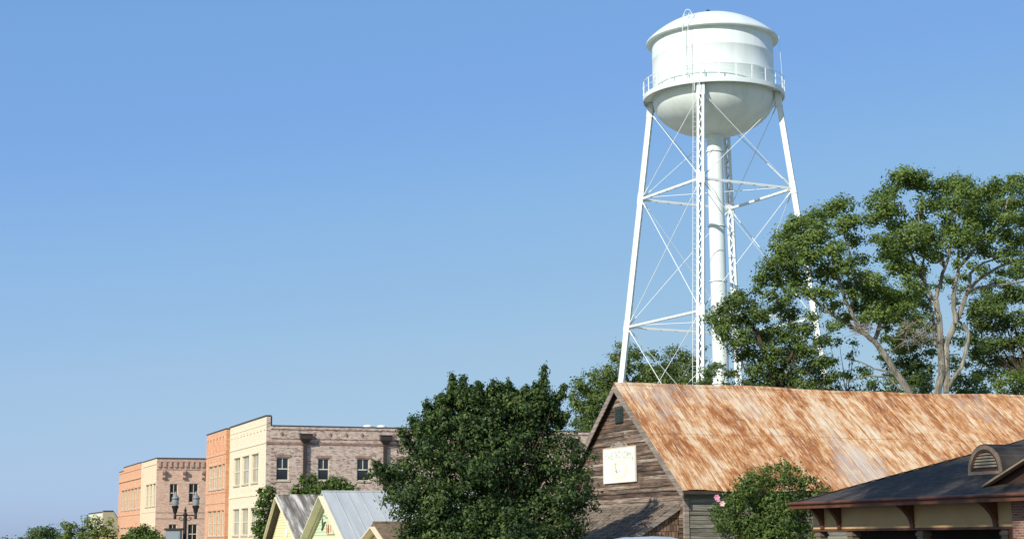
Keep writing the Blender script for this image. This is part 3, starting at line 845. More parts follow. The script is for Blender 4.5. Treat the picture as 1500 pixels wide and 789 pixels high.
# corbel dots, string courses, window hoods
for i in range(11): mb.box(-.07, -.002, .5 + i * 1.28, .84 + i * 1.28, 10.64, 10.88)
mb.box(-.05, -.002, .05, FW - .05, 9.58, 9.74); mb.box(-.035, -.002, .05, FW - .05, 11.05, 11.12); mb.box(-.05, -.002, .05, FW - .05, 5.55, 5.7)
for (a, b, c, d) in fw: mb.box(-.05, -.003, a - .12, b + .12, d + .02, d + .2)
front = mb.build('front_wall', M['br_cream'], b2, recalc=False)
for h_ in fw: add_window(b2, 'y', *h_, 0, 'sash', 'glassreflect')
LBR = 37.0
sw = [(.84, 1.86, 6.66, 8.47), (4.20, 5.15, 6.68, 8.44), (7.42, 8.47, 6.66, 8.45), (10.8, 11.8, 6.66, 8.45), (14.2, 15.2, 6.66, 8.45), (17.6, 18.6, 6.66, 8.45), (21.0, 22.0, 6.66, 8.45), (24.4, 25.4, 6.66, 8.45),
      (.84, 1.86, 2.4, 4.3), (4.20, 5.15, 2.4, 4.3), (7.42, 8.47, 2.4, 4.3)]
mb = MB()
holed(mb, .33, LBR, 0, 10.9, sw, lambda u, z, d: (u, d, z))
for (a, b, z0, z1, p) in ((.34, LBR, 10.70, 10.9, .05), (.34, LBR, 9.97, 10.05, .03)): mb.box(a, b, -p, -.002, z0, z1)
# the round-cornered tie plates between the string courses, and dark quoins at the corner
o = mb.build('side_wall', M['br_side'], b2, recalc=False)
mb = MB(); mb.quad((0, 0, 0), (.33, 0, 0), (.33, 0, 11.68), (0, 0, 11.68)); mb.quad((.33, 0, 10.9), (.33, FW, 10.9), (.33, FW, 11.68), (.33, 0, 11.68)); mb.build('corner_pier', M['br_side'], b2, recalc=False)
mb = MB(); mb.box(-.0, LBR, -.045, -.003, 9.48, 9.68)
mb.box(.42, LBR, -.02, -.003, 10.62, 10.69); mb.box(.42, LBR, -.02, -.003, 9.90, 9.965)
for k, h_ in enumerate(sw):                                                     # soldier course over each window
    mb.box(h_[0] - .14, h_[1] + .14, -.03, -.002, h_[3] + .01, h_[3] + .21)
for i in range(26):                                                             # dark header bricks toothed at the corner
    z = 2.2 + i * .30
    if z < 9.3: mb.box(.40, .62 if i % 2 else .86, -.012, -.002, z, z + .09); 
mb.build('brick_band', M['br_band'], b2)
TP = None
for i in range(20):
    x = 1.25 + i * 1.32
    if any(abs(x - q) < .7 for q in (3.13, 9.76, 26.3)): continue
    if TP is None:
        mb = MB(); mb.add([(-.20, -.014, 0), (0, -.03, .19), (.20, -.014, 0), (0, -.03, -.18), (0, -.06, 0)], [(0, 4, 1), (1, 4, 2), (2, 4, 3), (3, 4, 0)])
        TP = mb.build('tie_plate', M['br_band'], b2, recalc=False); o = TP
    else:
        o = TP.copy(); COL.objects.link(o); o.parent = b2
    o.location = (x, 0, 10.31)
for h_ in sw: add_window(b2, 'x', *h_, 0, 'sash', 'glass', False)
mb = MB(); mb.box(-.08, .40, -.04, FW + .05, 11.70, 11.78); mb.box(.42, LBR, -.08, .35, 10.92, 11.0)
mb.box(.4, .45, 0, FW, 10.92, 11.69); mb.build('coping', M['cap'], b2)
mb = MB(); mb.quad((.3, .2, 10.4), (LBR, .2, 10.4), (LBR, FW, 10.4), (.3, FW, 10.4))
mb.quad((LBR, 0, 0), (LBR, FW, 0), (LBR, FW, 10.9), (LBR, 0, 10.9)); mb.build('roof', M['roofing'], b2, recalc=False)
def downspout(xc):
    mb = MB()
    mb.add([(xc - .47, -.50, 10.28), (xc + .47, -.50, 10.28), (xc + .47, -.06, 10.28), (xc - .47, -.06, 10.28), (xc - .47, -.50, 9.92), (xc + .47, -.50, 9.92), (xc + .47, -.06, 9.92), (xc - .47, -.06, 9.92),
            (xc - .2, -.28, 9.62), (xc + .2, -.28, 9.62), (xc + .2, -.06, 9.62), (xc - .2, -.06, 9.62)],
           [(0, 3, 2, 1), (0, 1, 5, 4), (1, 2, 6, 5), (2, 3, 7, 6), (3, 0, 4, 7), (4, 5, 9, 8), (5, 6, 10, 9), (6, 7, 11, 10), (7, 4, 8, 11), (8, 9, 10, 11)])
    mb.box(xc - .52, xc + .52, -.55, -.06, 10.28, 10.34)
    mb.box(xc - .16, xc + .12, -.24, -.04, .2, 9.64)
    return mb.build('downspout', M['bronze'], b2)
for xc in (3.13, 9.76, 16.4, 26.3): downspout(xc)
lower(b2, .33)
def roof_vent(x, y):
    mb = MB(); mb.lathe([(.30, 10.4), (.30, 11.02), (.42, 11.04), (.40, 11.14), (.26, 11.22), (.001, 11.26)], 16, (x, y, 0)); return mb.build('roof_vent', M['vent'], b2, True)
for x, y in ((9.9, 5.5), (11.1, 5.5)): roof_vent(x, y)
mb = MB(); mb.box(10.95, 11.3, 5.2, 5.6, 10.4, 11.12); mb.box(12.3, 13.1, 5.2, 5.9, 10.4, 11.10); mb.tube([(13.25, 5.4, 10.4), (13.25, 5.4, 11.4)], .05, 6); mb.build('roof_duct', M['roofing'], b2)

# ---- narrow orange brick neighbour, standing a little proud
b3 = sthing('brick_building', 'narrow orange brick building with arched panels beside the cream front', 'building', X0 - .32, 125.4 + FW + .02)
W3 = 9.2
fw = [(.5, 1.5, 6.50, 8.56), (1.95, 3.55, 6.50, 8.56), (3.95, 5.6, 6.50, 8.56), (6.0, 7.8, 6.50, 8.56)]
fw = fw + [(a, b, 2.38, 4.56) for a, b, _, _ in fw]
mb = MB(); holed(mb, 0, W3, 0, 11.55, fw, lambda u, z, d: (d, u, z), .2, 0)
for i in range(6):                                              # blind arches near the parapet
    yc = 1.0 + i * 1.42
    pts = [(-.03, yc - .44, 9.75)] + [(-.03, yc + .44 * cos(pi - t * pi / 8), 10.66 + .40 * sin(t * pi / 8)) for t in range(9)] + [(-.03, yc + .44, 9.75)]
    mb.tube(pts, .05, 5, 0)
for i in range(6): mb.box(-.06, -.002, .7 + i * 1.45, 1.0 + i * 1.45, 8.95, 9.25)
mb.box(-.05, -.002, .05, W3 - .05, 9.42, 9.52); mb.box(-.04, -.002, .05, W3 - .05, 5.2, 5.28); mb.box(-.04, -.002, .05, W3 - .05, 6.12, 6.2)
for (a, b, c, d) in fw: mb.box(-.04, -.003, a - .08, b + .08, d + .02, d + .16)
mb.build('front_wall', M['br_orange'], b3, recalc=False)
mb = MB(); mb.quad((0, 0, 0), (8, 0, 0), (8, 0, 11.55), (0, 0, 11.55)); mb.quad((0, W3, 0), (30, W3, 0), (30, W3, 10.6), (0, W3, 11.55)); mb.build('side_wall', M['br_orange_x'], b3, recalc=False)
for h_ in fw: add_window(b3, 'y', *h_, 0, 'sash', 'glassreflect')
mb = MB(); mb.box(-.06, .4, -.05, W3 + .03, 11.57, 11.65); mb.build('coping', M['cap'], b3)
mb = MB(); mb.quad((.3, .1, 10.5), (30, .1, 10.5), (30, W3, 10.5), (.3, W3, 10.5)); mb.build('roof', M['roofing'], b3, recalc=False)

lower(b3, .3)
# ---- peach fronted corner building further down, pink brick side
b1 = sthing('brick_building', 'pink sided brick corner building with pale peach front behind the street lamp', 'building', X0, 179.91)
W1 = 11.0
fw = [(.4, 2.3, 5.76, 8.2), (2.9, 4.75, 5.76, 8.2), (5.3, 7.4, 5.76, 8.2)]; fw = fw + [(a, b, 1.2, 3.45) for a, b, _, _ in fw]
mb = MB(); holed(mb, 0, W1, 0, 10.92, fw, lambda u, z, d: (d, u, z))
mb.box(-.06, -.002, 9.9, 10.9, 0, 10.9)
for (a, b, c, d) in fw: mb.box(-.08, -.003, a - .1, b + .1, d + .02, d + .25)
mb.box(-.06, -.002, .05, 9.85, 10.3, 10.45); mb.box(-.04, -.002, .05, 9.85, 5.1, 5.2)
mb.build('front_wall', M['br_cream2'], b1, recalc=False)
for h_ in fw: add_window(b1, 'y', *h_, 0, 'sash', 'glassreflect')
sw = [(1.49, 2.37, 6.12, 8.18), (3.59, 4.63, 6.12, 8.22), (1.49, 2.37, 1.6, 3.76), (3.59, 4.63, 1.6, 3.76), (7.5, 8.5, 6.08, 8.2), (11.5, 12.5, 6.08, 8.2)]
mb = MB(); holed(mb, 0, 22, 0, 10.92, sw, lambda u, z, d: (u, d, z)); mb.build('side_wall', M['br_pink'], b1, recalc=False)
for h_ in sw: add_window(b1, 'x', *h_, 0, 'sash', 'glass', True)
mb = MB(); mb.box(0, 22, -.12, -.003, 10.55, 10.75); mb.box(0, 22, -.06, -.003, 9.72, 9.82); mb.box(0, 22, -.04, -.003, 5.0, 5.1); mb.box(0, 22, -.04, -.003, 4.35, 4.45)
for i in range(36): mb.box(.1 + i * .6, .42 + i * .6, -.16, -.003, 10.0, 10.545)
mb.build('cornice', M['br_pink_trim'], b1)
def bracket(xc):
    mb = MB()
    poly = [(-.003, 9.70), (-.50, 9.70), (-.50, 9.45), (-.38, 9.25), (-.22, 9.18), (-.24, 9.0), (-.36, 8.86), (-.24, 8.70), (-.003, 8.72)]
    mb.prism(poly, 'x', xc - .16, xc + .16); return mb.build('bracket', M['br_pink_trim'], b1)
for xc in (.75, 2.98, 5.1, 7.3, 9.5): bracket(xc)
mb = MB(); mb.box(-.06, 22, -.1, .3, 10.93, 11.02); mb.box(-.06, .3, .32, W1, 10.93, 11.02); mb.build('coping', M['cap'], b1)
mb = MB(); mb.quad((.3, .2, 10.4), (22, .2, 10.4), (22, W1, 10.4), (.3, W1, 10.4)); mb.quad((22, 0, 0), (22, W1, 0), (22, W1, 10.9), (22, 0, 10.9)); mb.build('roof', M['roofing'], b1, recalc=False)

lower(b1, .28)
# ---- far orange building with the stepped parapet
b4 = sthing('brick_building', 'farthest orange brick building with stepped parapet and tall narrow windows', 'building', X0, 179.91 + W1 + .02)
W4 = 19.1
c0 = 190.93
fw = [(191.5 - c0, 193.3 - c0, 5.72, 8.15), (194.2 - c0, 196.2 - c0, 5.72, 8.15), (196.95 - c0, 199.0 - c0, 5.72, 8.15), (199.75 - c0, 201.8 - c0, 5.72, 8.15), (202.4 - c0, 204.5 - c0, 5.72, 8.15), (205.1 - c0, 207.3 - c0, 5.72, 8.15)]
fw = fw + [(a, b, 1.2, 3.56) for a, b, _, _ in fw]
mb = MB(); holed(mb, 0, W4, 0, 10.55, fw, lambda u, z, d: (d, u, z))
for (a, b, c, d) in fw: mb.box(-.07, -.003, a - .1, b + .1, d + .02, d + .26)
mb.box(-.0, .3, 1.2, 15.2, 10.56, 10.98); mb.box(-.12, -.002, .05, W4 - .05, 9.2, 9.4); mb.box(-.06, -.002, .05, W4 - .05, 10.3, 10.42); mb.box(-.05, -.002, .05, W4 - .05, 5.0, 5.12)
mb.build('front_wall', M['br_orange'], b4, recalc=False)
for h_ in fw: add_window(b4, 'y', *h_, 0, 'sash', 'glassreflect')
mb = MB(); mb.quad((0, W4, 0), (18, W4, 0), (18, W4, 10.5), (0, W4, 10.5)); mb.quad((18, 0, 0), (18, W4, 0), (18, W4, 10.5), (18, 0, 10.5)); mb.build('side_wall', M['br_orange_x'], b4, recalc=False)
mb = MB(); mb.box(-.05, .35, 1.15, 15.25, 11.0, 11.09); mb.box(-.05, .35, 15.3, W4, 10.57, 10.65); mb.build('coping', M['cap'], b4)
mb = MB(); mb.quad((.3, .2, 10.2), (18, .2, 10.2), (18, W4, 10.2), (.3, W4, 10.2)); mb.build('roof', M['roofing'], b4, recalc=False)

lower(b4, .29)
# ---- little shop with the swept parapet, far left
b5 = sthing('shop_building', 'small pale olive shop with a swept down parapet beyond the brick row', 'building', X0, 225.1)
prof = [(0, 0), (0, 5.9), (1.35, 5.9)]
for i in range(1, 9):
    f = i / 8; prof.append((1.35 + 2.2 * f, 5.9 - 1.9 * (1 - (1 - f) ** 1.9)))
prof += [(14, 4.0), (14, 0)]
mb = MB(); mb.prism(prof, 'y', 0, .3); mb.build('side_wall', M['palewall'], b5)
mb = MB(); mb.box(-.003, .3, .31, 16.0, 0, 5.75); mb.build('front_wall', M['palefront'], b5)
mb = MB()
q = prof[1:-2]
for i in range(len(q) - 1):
    (a, za), (b, zb) = q[i], q[i + 1]
    mb.add([(a, -.08, za + .003), (b, -.08, zb + .003), (b, .38, zb + .003), (a, .38, za + .003), (a, -.08, za + .13), (b, -.08, zb + .13), (b, .38, zb + .13), (a, .38, za + .13)],
           [(0, 3, 2, 1), (4, 5, 6, 7), (0, 1, 5, 4), (2, 3, 7, 6), (1, 2, 6, 5), (3, 0, 4, 7)])
mb.box(-.08, .38, 0.39, 16.05, 5.77, 5.9); mb.build('coping', M['cap'], b5)
mb = MB(); mb.quad((.3, .3, 3.9), (14, .3, 3.9), (14, 16.0, 3.9), (.3, 16.0, 3.9)); mb.build('roof', M['roofing'], b5, recalc=False)
for u in (3.0, 7.6): add_window(b5, 'y', u, u + 1.5, 2.4, 4.4, -.18, 'sash', 'glassreflect')
mb = MB(); mb.box(-.5, 3.2, -2.2, -.01, 0, 2.55); mb.build('annex_wall', M['brightyellow'], b5)
mb = MB(); mb.box(-.6, 3.3, -2.3, -.01, 2.56, 2.64); mb.build('annex_roof', M['cap'], b5)

lower(b5, .24)
# ================================================================== SMALL COTTAGES
def cottage(label, ax_, ay, zr, kr, kl, ze, length, wallmat, roofmat, trim, over=.45, ribs=.0, rake_w=.2, shade_soffit=False):
    """gable faces the street; ax_, ay = foremost point of the ridge; kr, kl = roof pitch on the near and the far slope"""
    c = sthing('cottage', label, 'cottage', ax_, ay)
    sides = ((-1, kr, (zr - ze) / kr), (1, kl, (zr - ze) / kl))
    mb = MB()
    for s, k, hw in sides:
        mb.add([(0, 0, zr), (length, 0, zr), (length, s * hw, ze), (0, s * hw, ze), (0, 0, zr - .07), (length, 0, zr - .07), (length, s * hw, ze - .07), (0, s * hw, ze - .07)],
               [(0, 1, 2, 3), (7, 6, 5, 4), (3, 2, 6, 7), (0, 3, 7, 4), (1, 5, 6, 2)])
        if ribs:
            n = int(length / ribs)
            for i in range(n + 1):
                x = min(length - .02, .02 + i * ribs)
                mb.beam((x, 0, zr + .012), (x, s * hw, ze + .012), .035, .03, (0, 0, 1))
    mb.tube([(-.01, 0, zr + .01), (length, 0, zr + .01)], .06, 6)
    mb.build('roof', roofmat, c)
    mb = MB()
    for s, k, hw in sides: mb.beam((.0, 0, zr - .04 - rake_w / 2), (.0, s * hw, ze - .04 - rake_w / 2), .05, rake_w, (1, 0, 0))
    mb.build('rake_board', trim, c)
    mb = MB()
    for s, k, hw in sides: mb.quad((.03, 0, zr - .09), (over, 0, zr - .09), (over, s * hw, ze - .09), (.03, s * hw, ze - .09))
    mb.build('soffit', M['darktrim'] if shade_soffit else trim, c, recalc=False)  # the dark version puts the overhang's shadow into the soffit colour
    if not shade_soffit:
        mb = MB()
        for s, k, hw in sides: mb.beam((over - .03, 0, zr - .12 - .13), (over - .03, s * hw, ze - .12 - .13), .04, .22, (1, 0, 0))
        mb.build('frieze', trim, c)
    row = .16
    def half(z, k, hw): return max(0, min(hw - .35, (zr - .1 - z) / k))
    (_, k0, h0), (_, k1, h1) = sides
    mb = MB(); z = 0
    while z < zr - .25:
        a0, b0 = -half(z, k0, h0), half(z, k1, h1); a1, b1 = -half(z + row, k0, h0), half(z + row, k1, h1)
        mb.quad((over - .02, a0, z), (over - .02, b0, z), (over, b1, z + row), (over, a1, z + row))
        mb.quad((over, a0, z), (over, b0, z), (over - .02, b0, z), (over - .02, a0, z)); z += row
    ends = []
    for s, k, hw in sides:
        w_ = s * (hw - .35); zt = zr - .12 - k * (hw - .35)
        mb.quad((over, w_, 0), (length - .3, w_, 0), (length - .3, w_, zt), (over, w_, zt)); ends.append((w_, zt))
    mb.add([(length - .3, ends[0][0], 0), (length - .3, ends[1][0], 0), (length - .3, ends[1][0], ends[1][1]), (length - .3, 0, zr - .12), (length - .3, ends[0][0], ends[0][1])], [(0, 1, 2, 3, 4)])
    mb.build('wall', wallmat, c, recalc=False)
    return c
def spt(px, py, d):
    p = RS.transposed() @ at(px, py, d); return p
p = spt(404, 725, 96)
cy_ = cottage('pale yellow cottage with a steep streaked grey tin roof', p.x, p.y, p.z, .5, .83, p.z - 2.75, 9.0, M['yellow'], M['tin_old'], M['trimcream'], .5, .55, .16, True)
def disc(mb, x, y, z, r, n=14, t=.03):
    vs = [(x, y + r * cos(2 * pi * i / n), z + r * sin(2 * pi * i / n)) for i in range(n)] + [(x - t, y + r * .85 * cos(2 * pi * i / n), z + r * .85 * sin(2 * pi * i / n)) for i in range(n)]
    mb.add(vs, [tuple(range(n)), tuple(range(n, 2 * n))] + [(i, (i + 1) % n, n + (i + 1) % n, n + i) for i in range(n)])
orn = sthing('wall_ornament', 'white rosette ornament on the yellow cottage gable', 'ornament', p.x + .47, p.y)
mb = MB()
for k_ in range(7):
    a = 2 * pi * k_ / 7; disc(mb, 0, -.85 + .17 * cos(a), 2.10 + .15 * sin(a), .11)
disc(mb, -.03, -.85, 2.10, .12); mb.build('rosette', M['pwhite'], orn)
p = spt(471.5, 719.5, 79)
cg = cottage('mint green cottage with smooth pale blue-grey tin roof and cream trim', p.x, p.y, p.z, .56, .57, p.z - 2.55, 9.5, M['mint'], M['tin_blue'], M['trimcream'], .38, .62, .36)
mb = MB(); mb.box(.33, .358, -.42, .26, p.z - 1.12, p.z - .50); mb.build('gable_plaque', M['pwhite'], cg)
mb = MB(); mb.box(.31, .375, -3.0, 3.0, 1.60, 1.76); mb.build('trim_board', M['trimcream'], cg)
bird = sthing('bird_cutout', 'dark green bird cutout on the mint cottage gable', 'ornament', p.x + .355, p.y)
def sy(q): return [(y * 1.25 + .05, z - .42) for y, z in q]
mb = MB()
mb.prism(sy([(.98, 2.66), (.88, 2.78), (.74, 2.86), (.58, 2.95), (.46, 3.0), (.56, 2.86), (.66, 2.74), (.82, 2.62), (.96, 2.56), (1.02, 2.58)]), 'x', -.03, -.005)
mb.prism(sy([(.76, 2.86), (.88, 3.14), (.93, 3.12), (.90, 2.82)]), 'x', -.035, -.004)
mb.prism(sy([(.60, 2.9), (.40, 2.94), (.36, 2.97), (.42, 2.99), (.6, 2.96)]), 'x', -.033, -.006)
mb.build('bird', M['birdgreen'], bird)
mb = MB(); mb.tube([(-.02, y, z) for y, z in sy([(.95, 3.12), (.8, 3.3), (.55, 3.28), (.3, 3.18), (.05, 3.2), (-.1, 3.24)])], .012, 5); mb.build('vine_wire', M['birdgreen'], bird)
sg2 = sthing('shop_sign', 'small orange and cream painted sign on the mint cottage gable', 'sign', p.x + .355, p.y - .38)
mb = MB(); mb.box(-.05, -.005, -.78, .62, 1.96, 2.50); mb.build('board', M['signcream'], sg2)
mb = MB()
for (a, b, c, d) in ((.47, .61, 2.0, 2.46), (-.77, -.66, 2.0, 2.46)):
    mb = MB(); mb.box(-.056, -.051, a, b, c, d); mb.build('painted_stripe', M['signorange'], sg2)
mb = MB()
mb.prism(sy([(.14, 2.42), (.30, 2.44), (.32, 2.62), (.25, 2.74), (.16, 2.66)]), 'x', -.056, -.051)
mb.build('painted_figure', M['signorange'], sg2)
mb = MB(); mb.prism(sy([(.02, 2.44), (.13, 2.42), (.135, 2.7), (.22, 2.80), (.10, 2.86), (.0, 2.66)]), 'x', -.059, -.0565); mb.box(-.056, -.051, -.30, -.21, 2.06, 2.42); mb.build('painted_marks', M['signbrown'], sg2)
p = spt(546.5, 765, 68)
ct = cottage('little tan cottage with brown shingle roof half hidden by the dark tree', p.x, p.y, p.z, .42, .36, p.z - 1.2, 6.0, M['tan'], M['shing_tan'], M['trimcream'], .5, 0, .28)

# ================================================================== PAVILION
PX, PY = 29.84, 49.55
pv = sthing('pavilion', 'low tan pavilion with dark charcoal hip roof and red-brown eaves', 'pavilion', PX, PY)
ZP, PP, HALF, LEN = 2.86, .35, 7.0, 36.0
mb = MB()
def rz(dx): return ZP + PP * dx
A = (0, 0, ZP); B = (0, -LEN, ZP); Cc = (2 * HALF, -LEN, ZP); D = (2 * HALF, 0, ZP); E_ = (HALF, -HALF, ZP + PP * HALF); F_ = (HALF, -LEN + HALF, ZP + PP * HALF)
mb.add([A, B, Cc, D, E_, F_], [(0, 1, 5, 4), (2, 3, 4, 5), (3, 0, 4), (1, 2, 5)])
n = 20                                                            # hip and ridge caps
for i in range(n):
    a = Vector(A).lerp(Vector(E_), i / n); b = Vector(A).lerp(Vector(E_), (i + 1.1) / n)
    mb.beam(a + Vector((0, 0, .012)), b + Vector((0, 0, .028)), .22, .02)
proof = mb.build('roof', M['shingle'], pv, recalc=False)
mb = MB()
mb.box(-.06, -.0, -LEN, .06, ZP - .20, ZP + .02); mb.box(-.0, 2 * HALF, 0, .06, ZP - .20, ZP + .02)
mb.tube([(-.09, .05, ZP - .02), (-.09, -LEN, ZP - .02)], .055, 8)
mb.build('gutter', M['copper'], pv)
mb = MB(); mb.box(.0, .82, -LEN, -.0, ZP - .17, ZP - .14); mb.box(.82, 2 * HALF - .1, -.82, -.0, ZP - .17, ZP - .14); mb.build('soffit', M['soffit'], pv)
BXO = .80
mb = MB(); mb.box(BXO, BXO + .3, -11.0, -.05, 1.96, ZP - .175); mb.box(BXO + .3, 2 * HALF - .8, -.35, -.05, 1.96, ZP - .175)
mb.box(BXO - .025, BXO - .002, -11.0, -.03, 2.08, 2.12)
mb.build('beam', M['beige'], pv)
mb = MB(); mb.box(BXO - .03, BXO + .33, -11.0, -.02, 1.885, 1.957); mb.box(BXO + .33, 2 * HALF - .8, -.38, -.02, 1.885, 1.957); mb.box(BXO - .01, BXO + .28, -10.98, -10.7, 0, 1.88); mb.build('beam_trim', M['copper'], pv)
def pbracket(y):
    mb = MB(); poly = [(BXO - .005, 1.96), (BXO - .07, 1.96)]
    for i in range(9):
        f = i / 8; poly.append((BXO - .07 - .52 * (f ** 2.2), 1.98 + (ZP - .20 - 1.98) * f))
    poly += [(BXO - .28, ZP - .18), (BXO - .18, ZP - .45), (BXO - .005, ZP - .60)]
    poly = poly[:11] + [(BXO - .005, ZP - .18)]
    mb.prism(poly, 'y', y - .09, y + .09); return mb.build('bracket', M['copper'], pv)
for y in (-.71, -1.79, -6.01, -10.16): pbracket(y)
def pcolumn(y, w=.3):
    mb = MB(); mb.box(BXO + .03, BXO + .03 + w, y - w / 2, y + w / 2, 0, 1.88); mb.box(BXO - .0, BXO + .06 + w, y - w / 2 - .04, y + w / 2 + .04, 0, .25); mb.box(BXO - .0, BXO + .06 + w, y - w / 2 - .04, y + w / 2 + .04, 1.71, 1.81)
    return mb.build('column', M['coltan'], pv)
for y in (-.3, -2.3, -6.3, -10.45): pcolumn(y)
mb = MB(); mb.box(BXO - .12, BXO + .5, -LEN + 1, -11.02, 0, ZP - .175); mb.build('brick_pier', M['br_red_y'], pv)
mb = MB(); mb.box(BXO + 1.3, BXO + 1.45, -11.0, -.9, 0, ZP - .18); mb.box(BXO + .52, 2 * HALF - .9, -LEN + 1, -LEN + 1.2, 0, ZP - .18); mb.box(2 * HALF - 1.1, 2 * HALF - .8, -LEN + 1, -.4, 0, ZP - .18); mb.build('inner_wall', M['dark'], pv)  # front slab is dark infill added behind the columns for shade
# eyebrow dormer with louvre
DX, Y0, Y1 = 2.0, PY - 42.21, PY - 40.57                       # measured distances along the eave
yc = -(Y0 + Y1) / 2; rd = (Y1 - Y0) / 2; zs = 3.66; zb = 3.57
def arch(r, zb_, n=14, drop=0.0): return [(yc + r, zb_)] + [(yc + r * cos(pi * i / n), zs + r * sin(pi * i / n)) for i in range(n + 1)] + [(yc - r, zb_)]
mb = MB(); ring = arch(rd, zb); 
ins = arch(rd - .13, zb + .10)
nn = len(ring)
mb.add([(DX, y, z) for y, z in ring] + [(DX, y, z) for y, z in ins], [(i, i + 1, nn + i + 1, nn + i) for i in range(nn - 1)] + [(0, nn, 2 * nn - 1, nn - 1)])
mb.add([(DX, y, z) for y, z in ring] + [(DX + .14, y, z) for y, z in ring], [(i, i + 1, nn + i + 1, nn + i) for i in range(nn - 1)])
mb.add([(DX, y, z) for y, z in ins] + [(DX + .12, y, z) for y, z in ins], [(i, i + 1, nn + i + 1, nn + i) for i in range(nn - 1)])
dm = mb.build('dormer', M['beigegrey'], pv, recalc=False)
mb = MB(); i2 = arch(rd - .21, zb + .17)
i1 = arch(rd - .135, zb + .105)
mb.add([(DX + .03, y, z) for y, z in i1] + [(DX + .03, y, z) for y, z in i2], [(i, i + 1, nn + i + 1, nn + i) for i in range(nn - 1)] + [(0, nn, 2 * nn - 1, nn - 1)])
mb.add([(DX + .10, y, z) for y, z in i1], [tuple(range(nn))])
mb.build('dormer_frame', M['copper'], dm, recalc=False)
mb = MB()
z = zb + .22
while z < zs + rd - .30:
    hw_ = rd - .215 if z < zs else sqrt(max(0, (rd - .215) ** 2 - (z - zs) ** 2))
    if hw_ > .05: mb.add([(DX + .035, yc - hw_, z), (DX + .035, yc + hw_, z), (DX + .085, yc + hw_, z + .06), (DX + .085, yc - hw_, z + .06), (DX + .035, yc - hw_, z + .014), (DX + .035, yc + hw_, z + .014), (DX + .085, yc + hw_, z + .074), (DX + .085, yc - hw_, z + .074)], [(0, 1, 2, 3), (7, 6, 5, 4), (0, 4, 5, 1), (2, 6, 7, 3)])
    z += .095
mb.build('louvre', M['louvre'], dm)
mb = MB(); ro = [(yc + (rd + .03) * cos(pi * i / 14), zs + (rd + .03) * sin(pi * i / 14)) for i in range(15)]; ro = [(yc + rd + .03, zb)] + ro + [(yc - rd - .03, zb)]
mm = len(ro)
mb.add([(DX + .02, y, z) for y, z in ro] + [(max(DX + .1, (z - ZP) / PP + .15), y, z) for y, z in ro], [(i, i + 1, mm + i + 1, mm + i) for i in range(mm - 1)])
mb.build('dormer_roof', M['shingle'], dm, True, False)
# gable dormer at the right
GX, GY0, GYC, gs = 1.0, -(PY - 39.67), -(PY - 34.6), .355
zA = 3.25; zT = zA + gs * (GY0 - GYC)
mb = MB()
for s in (1, -1):
    g0 = GYC + s * (GY0 - GYC + .12)
    mb.add([(GX - .25, GYC, zT + .06), (GX - .25, g0, zA + .0), (max(GX, (zA - ZP) / PP), g0, zA), ((zT + .06 - ZP) / PP, GYC, zT + .06)], [(0, 1, 2, 3)])
gd = mb.build('gable_dormer', M['shingle'], pv, recalc=False)
mb = MB()
for s in (1, -1):
    g0 = GYC + s * (GY0 - GYC + .12); mb.beam((GX - .25, GYC, zT - .04), (GX - .25, g0, zA - .10), .06, .2, (1, 0, 0))
mb.build('gable_rake', M['beigegrey'], gd)
mb = MB(); mb.add([(GX, GYC + (GY0 - GYC), zA - .1), (GX, GYC - (GY0 - GYC), zA - .1), (GX, GYC, zT - .02)], [(0, 1, 2)])
for s in (1, -1): mb.add([(GX, GYC, zT - .03), (GX - .24, GYC, zT - .03), (GX - .24, GYC + s * (GY0 - GYC), zA - .08), (GX, GYC + s * (GY0 - GYC), zA - .08)], [(0, 1, 2, 3)])
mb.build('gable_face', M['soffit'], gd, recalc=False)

# ================================================================== STREET FURNITURE, CAR
lp = thing('street_lamp', 'black iron double lantern street lamp in front of the pink brick building', 'street lamp', at(271, 770, 78).xy.to_3d(), radians(-12))
mb = MB(); mb.lathe([(.26, 0), (.26, .25), (.18, .4), (.16, .8), (.10, 1.0), (.085, 3.35), (.12, 3.38), (.12, 3.44), (.06, 3.5), (.05, 3.58), (.075, 3.64), (.03, 3.72), (.001, 3.85)], 14); mb.build('post', M['iron'], lp, True)
mb = MB()
for s in (-1, 1):
    mb.tube([(0, 0, 3.40), (s * .52, 0, 3.40)], .035, 6)
    mb.tube([(s * .08, 0, 3.2), (s * .2, 0, 3.12), (s * .3, 0, 3.2), (s * .3, 0, 3.3), (s * .22, 0, 3.32), (s * .2, 0, 3.25)], .02, 5)
mb.build('arm', M['iron'], lp)
def lantern(s):
    nar = lambda pr: [(r * .80, z) for r, z in pr]
    mb = MB(); mb.lathe(nar([(.001, 3.2), (.08, 3.22), (.09, 3.42), (.07, 3.46), (.14, 3.6), (.15, 3.70), (.20, 3.76), (.215, 3.84), (.17, 3.86)]), 14, (s * .53, 0, 0)); ln = mb.build('lantern', M['iron'], lp, True)
    mb = MB(); mb.lathe(nar([(.16, 3.86), (.20, 3.98), (.215, 4.14), (.205, 4.2)]), 14, (s * .53, 0, 0)); mb.build('globe', M['lampglass'], ln, True)
    mb = MB(); mb.lathe(nar([(.23, 4.19), (.23, 4.225), (.17, 4.29), (.10, 4.36), (.07, 4.42), (.075, 4.46), (.03, 4.52), (.001, 4.56)]), 14, (s * .53, 0, 0)); mb.build('lamp_cap', M['lampcap'], ln, True)
    mb = MB(); mb.lathe(nar([(.205, 4.17), (.245, 4.17), (.245, 4.195), (.205, 4.195)]), 14, (s * .53, 0, 0)); mb.build('lamp_rim', M['iron'], ln)
for s in (-1, 1): lantern(s)
lower(lp, .50, 1.5)
kb = thing('notice_board', 'blue-grey panelled board with a dark flat cap beside the lamp post', 'board', at(255, 775, 77.4).xy.to_3d(), radians(-12))
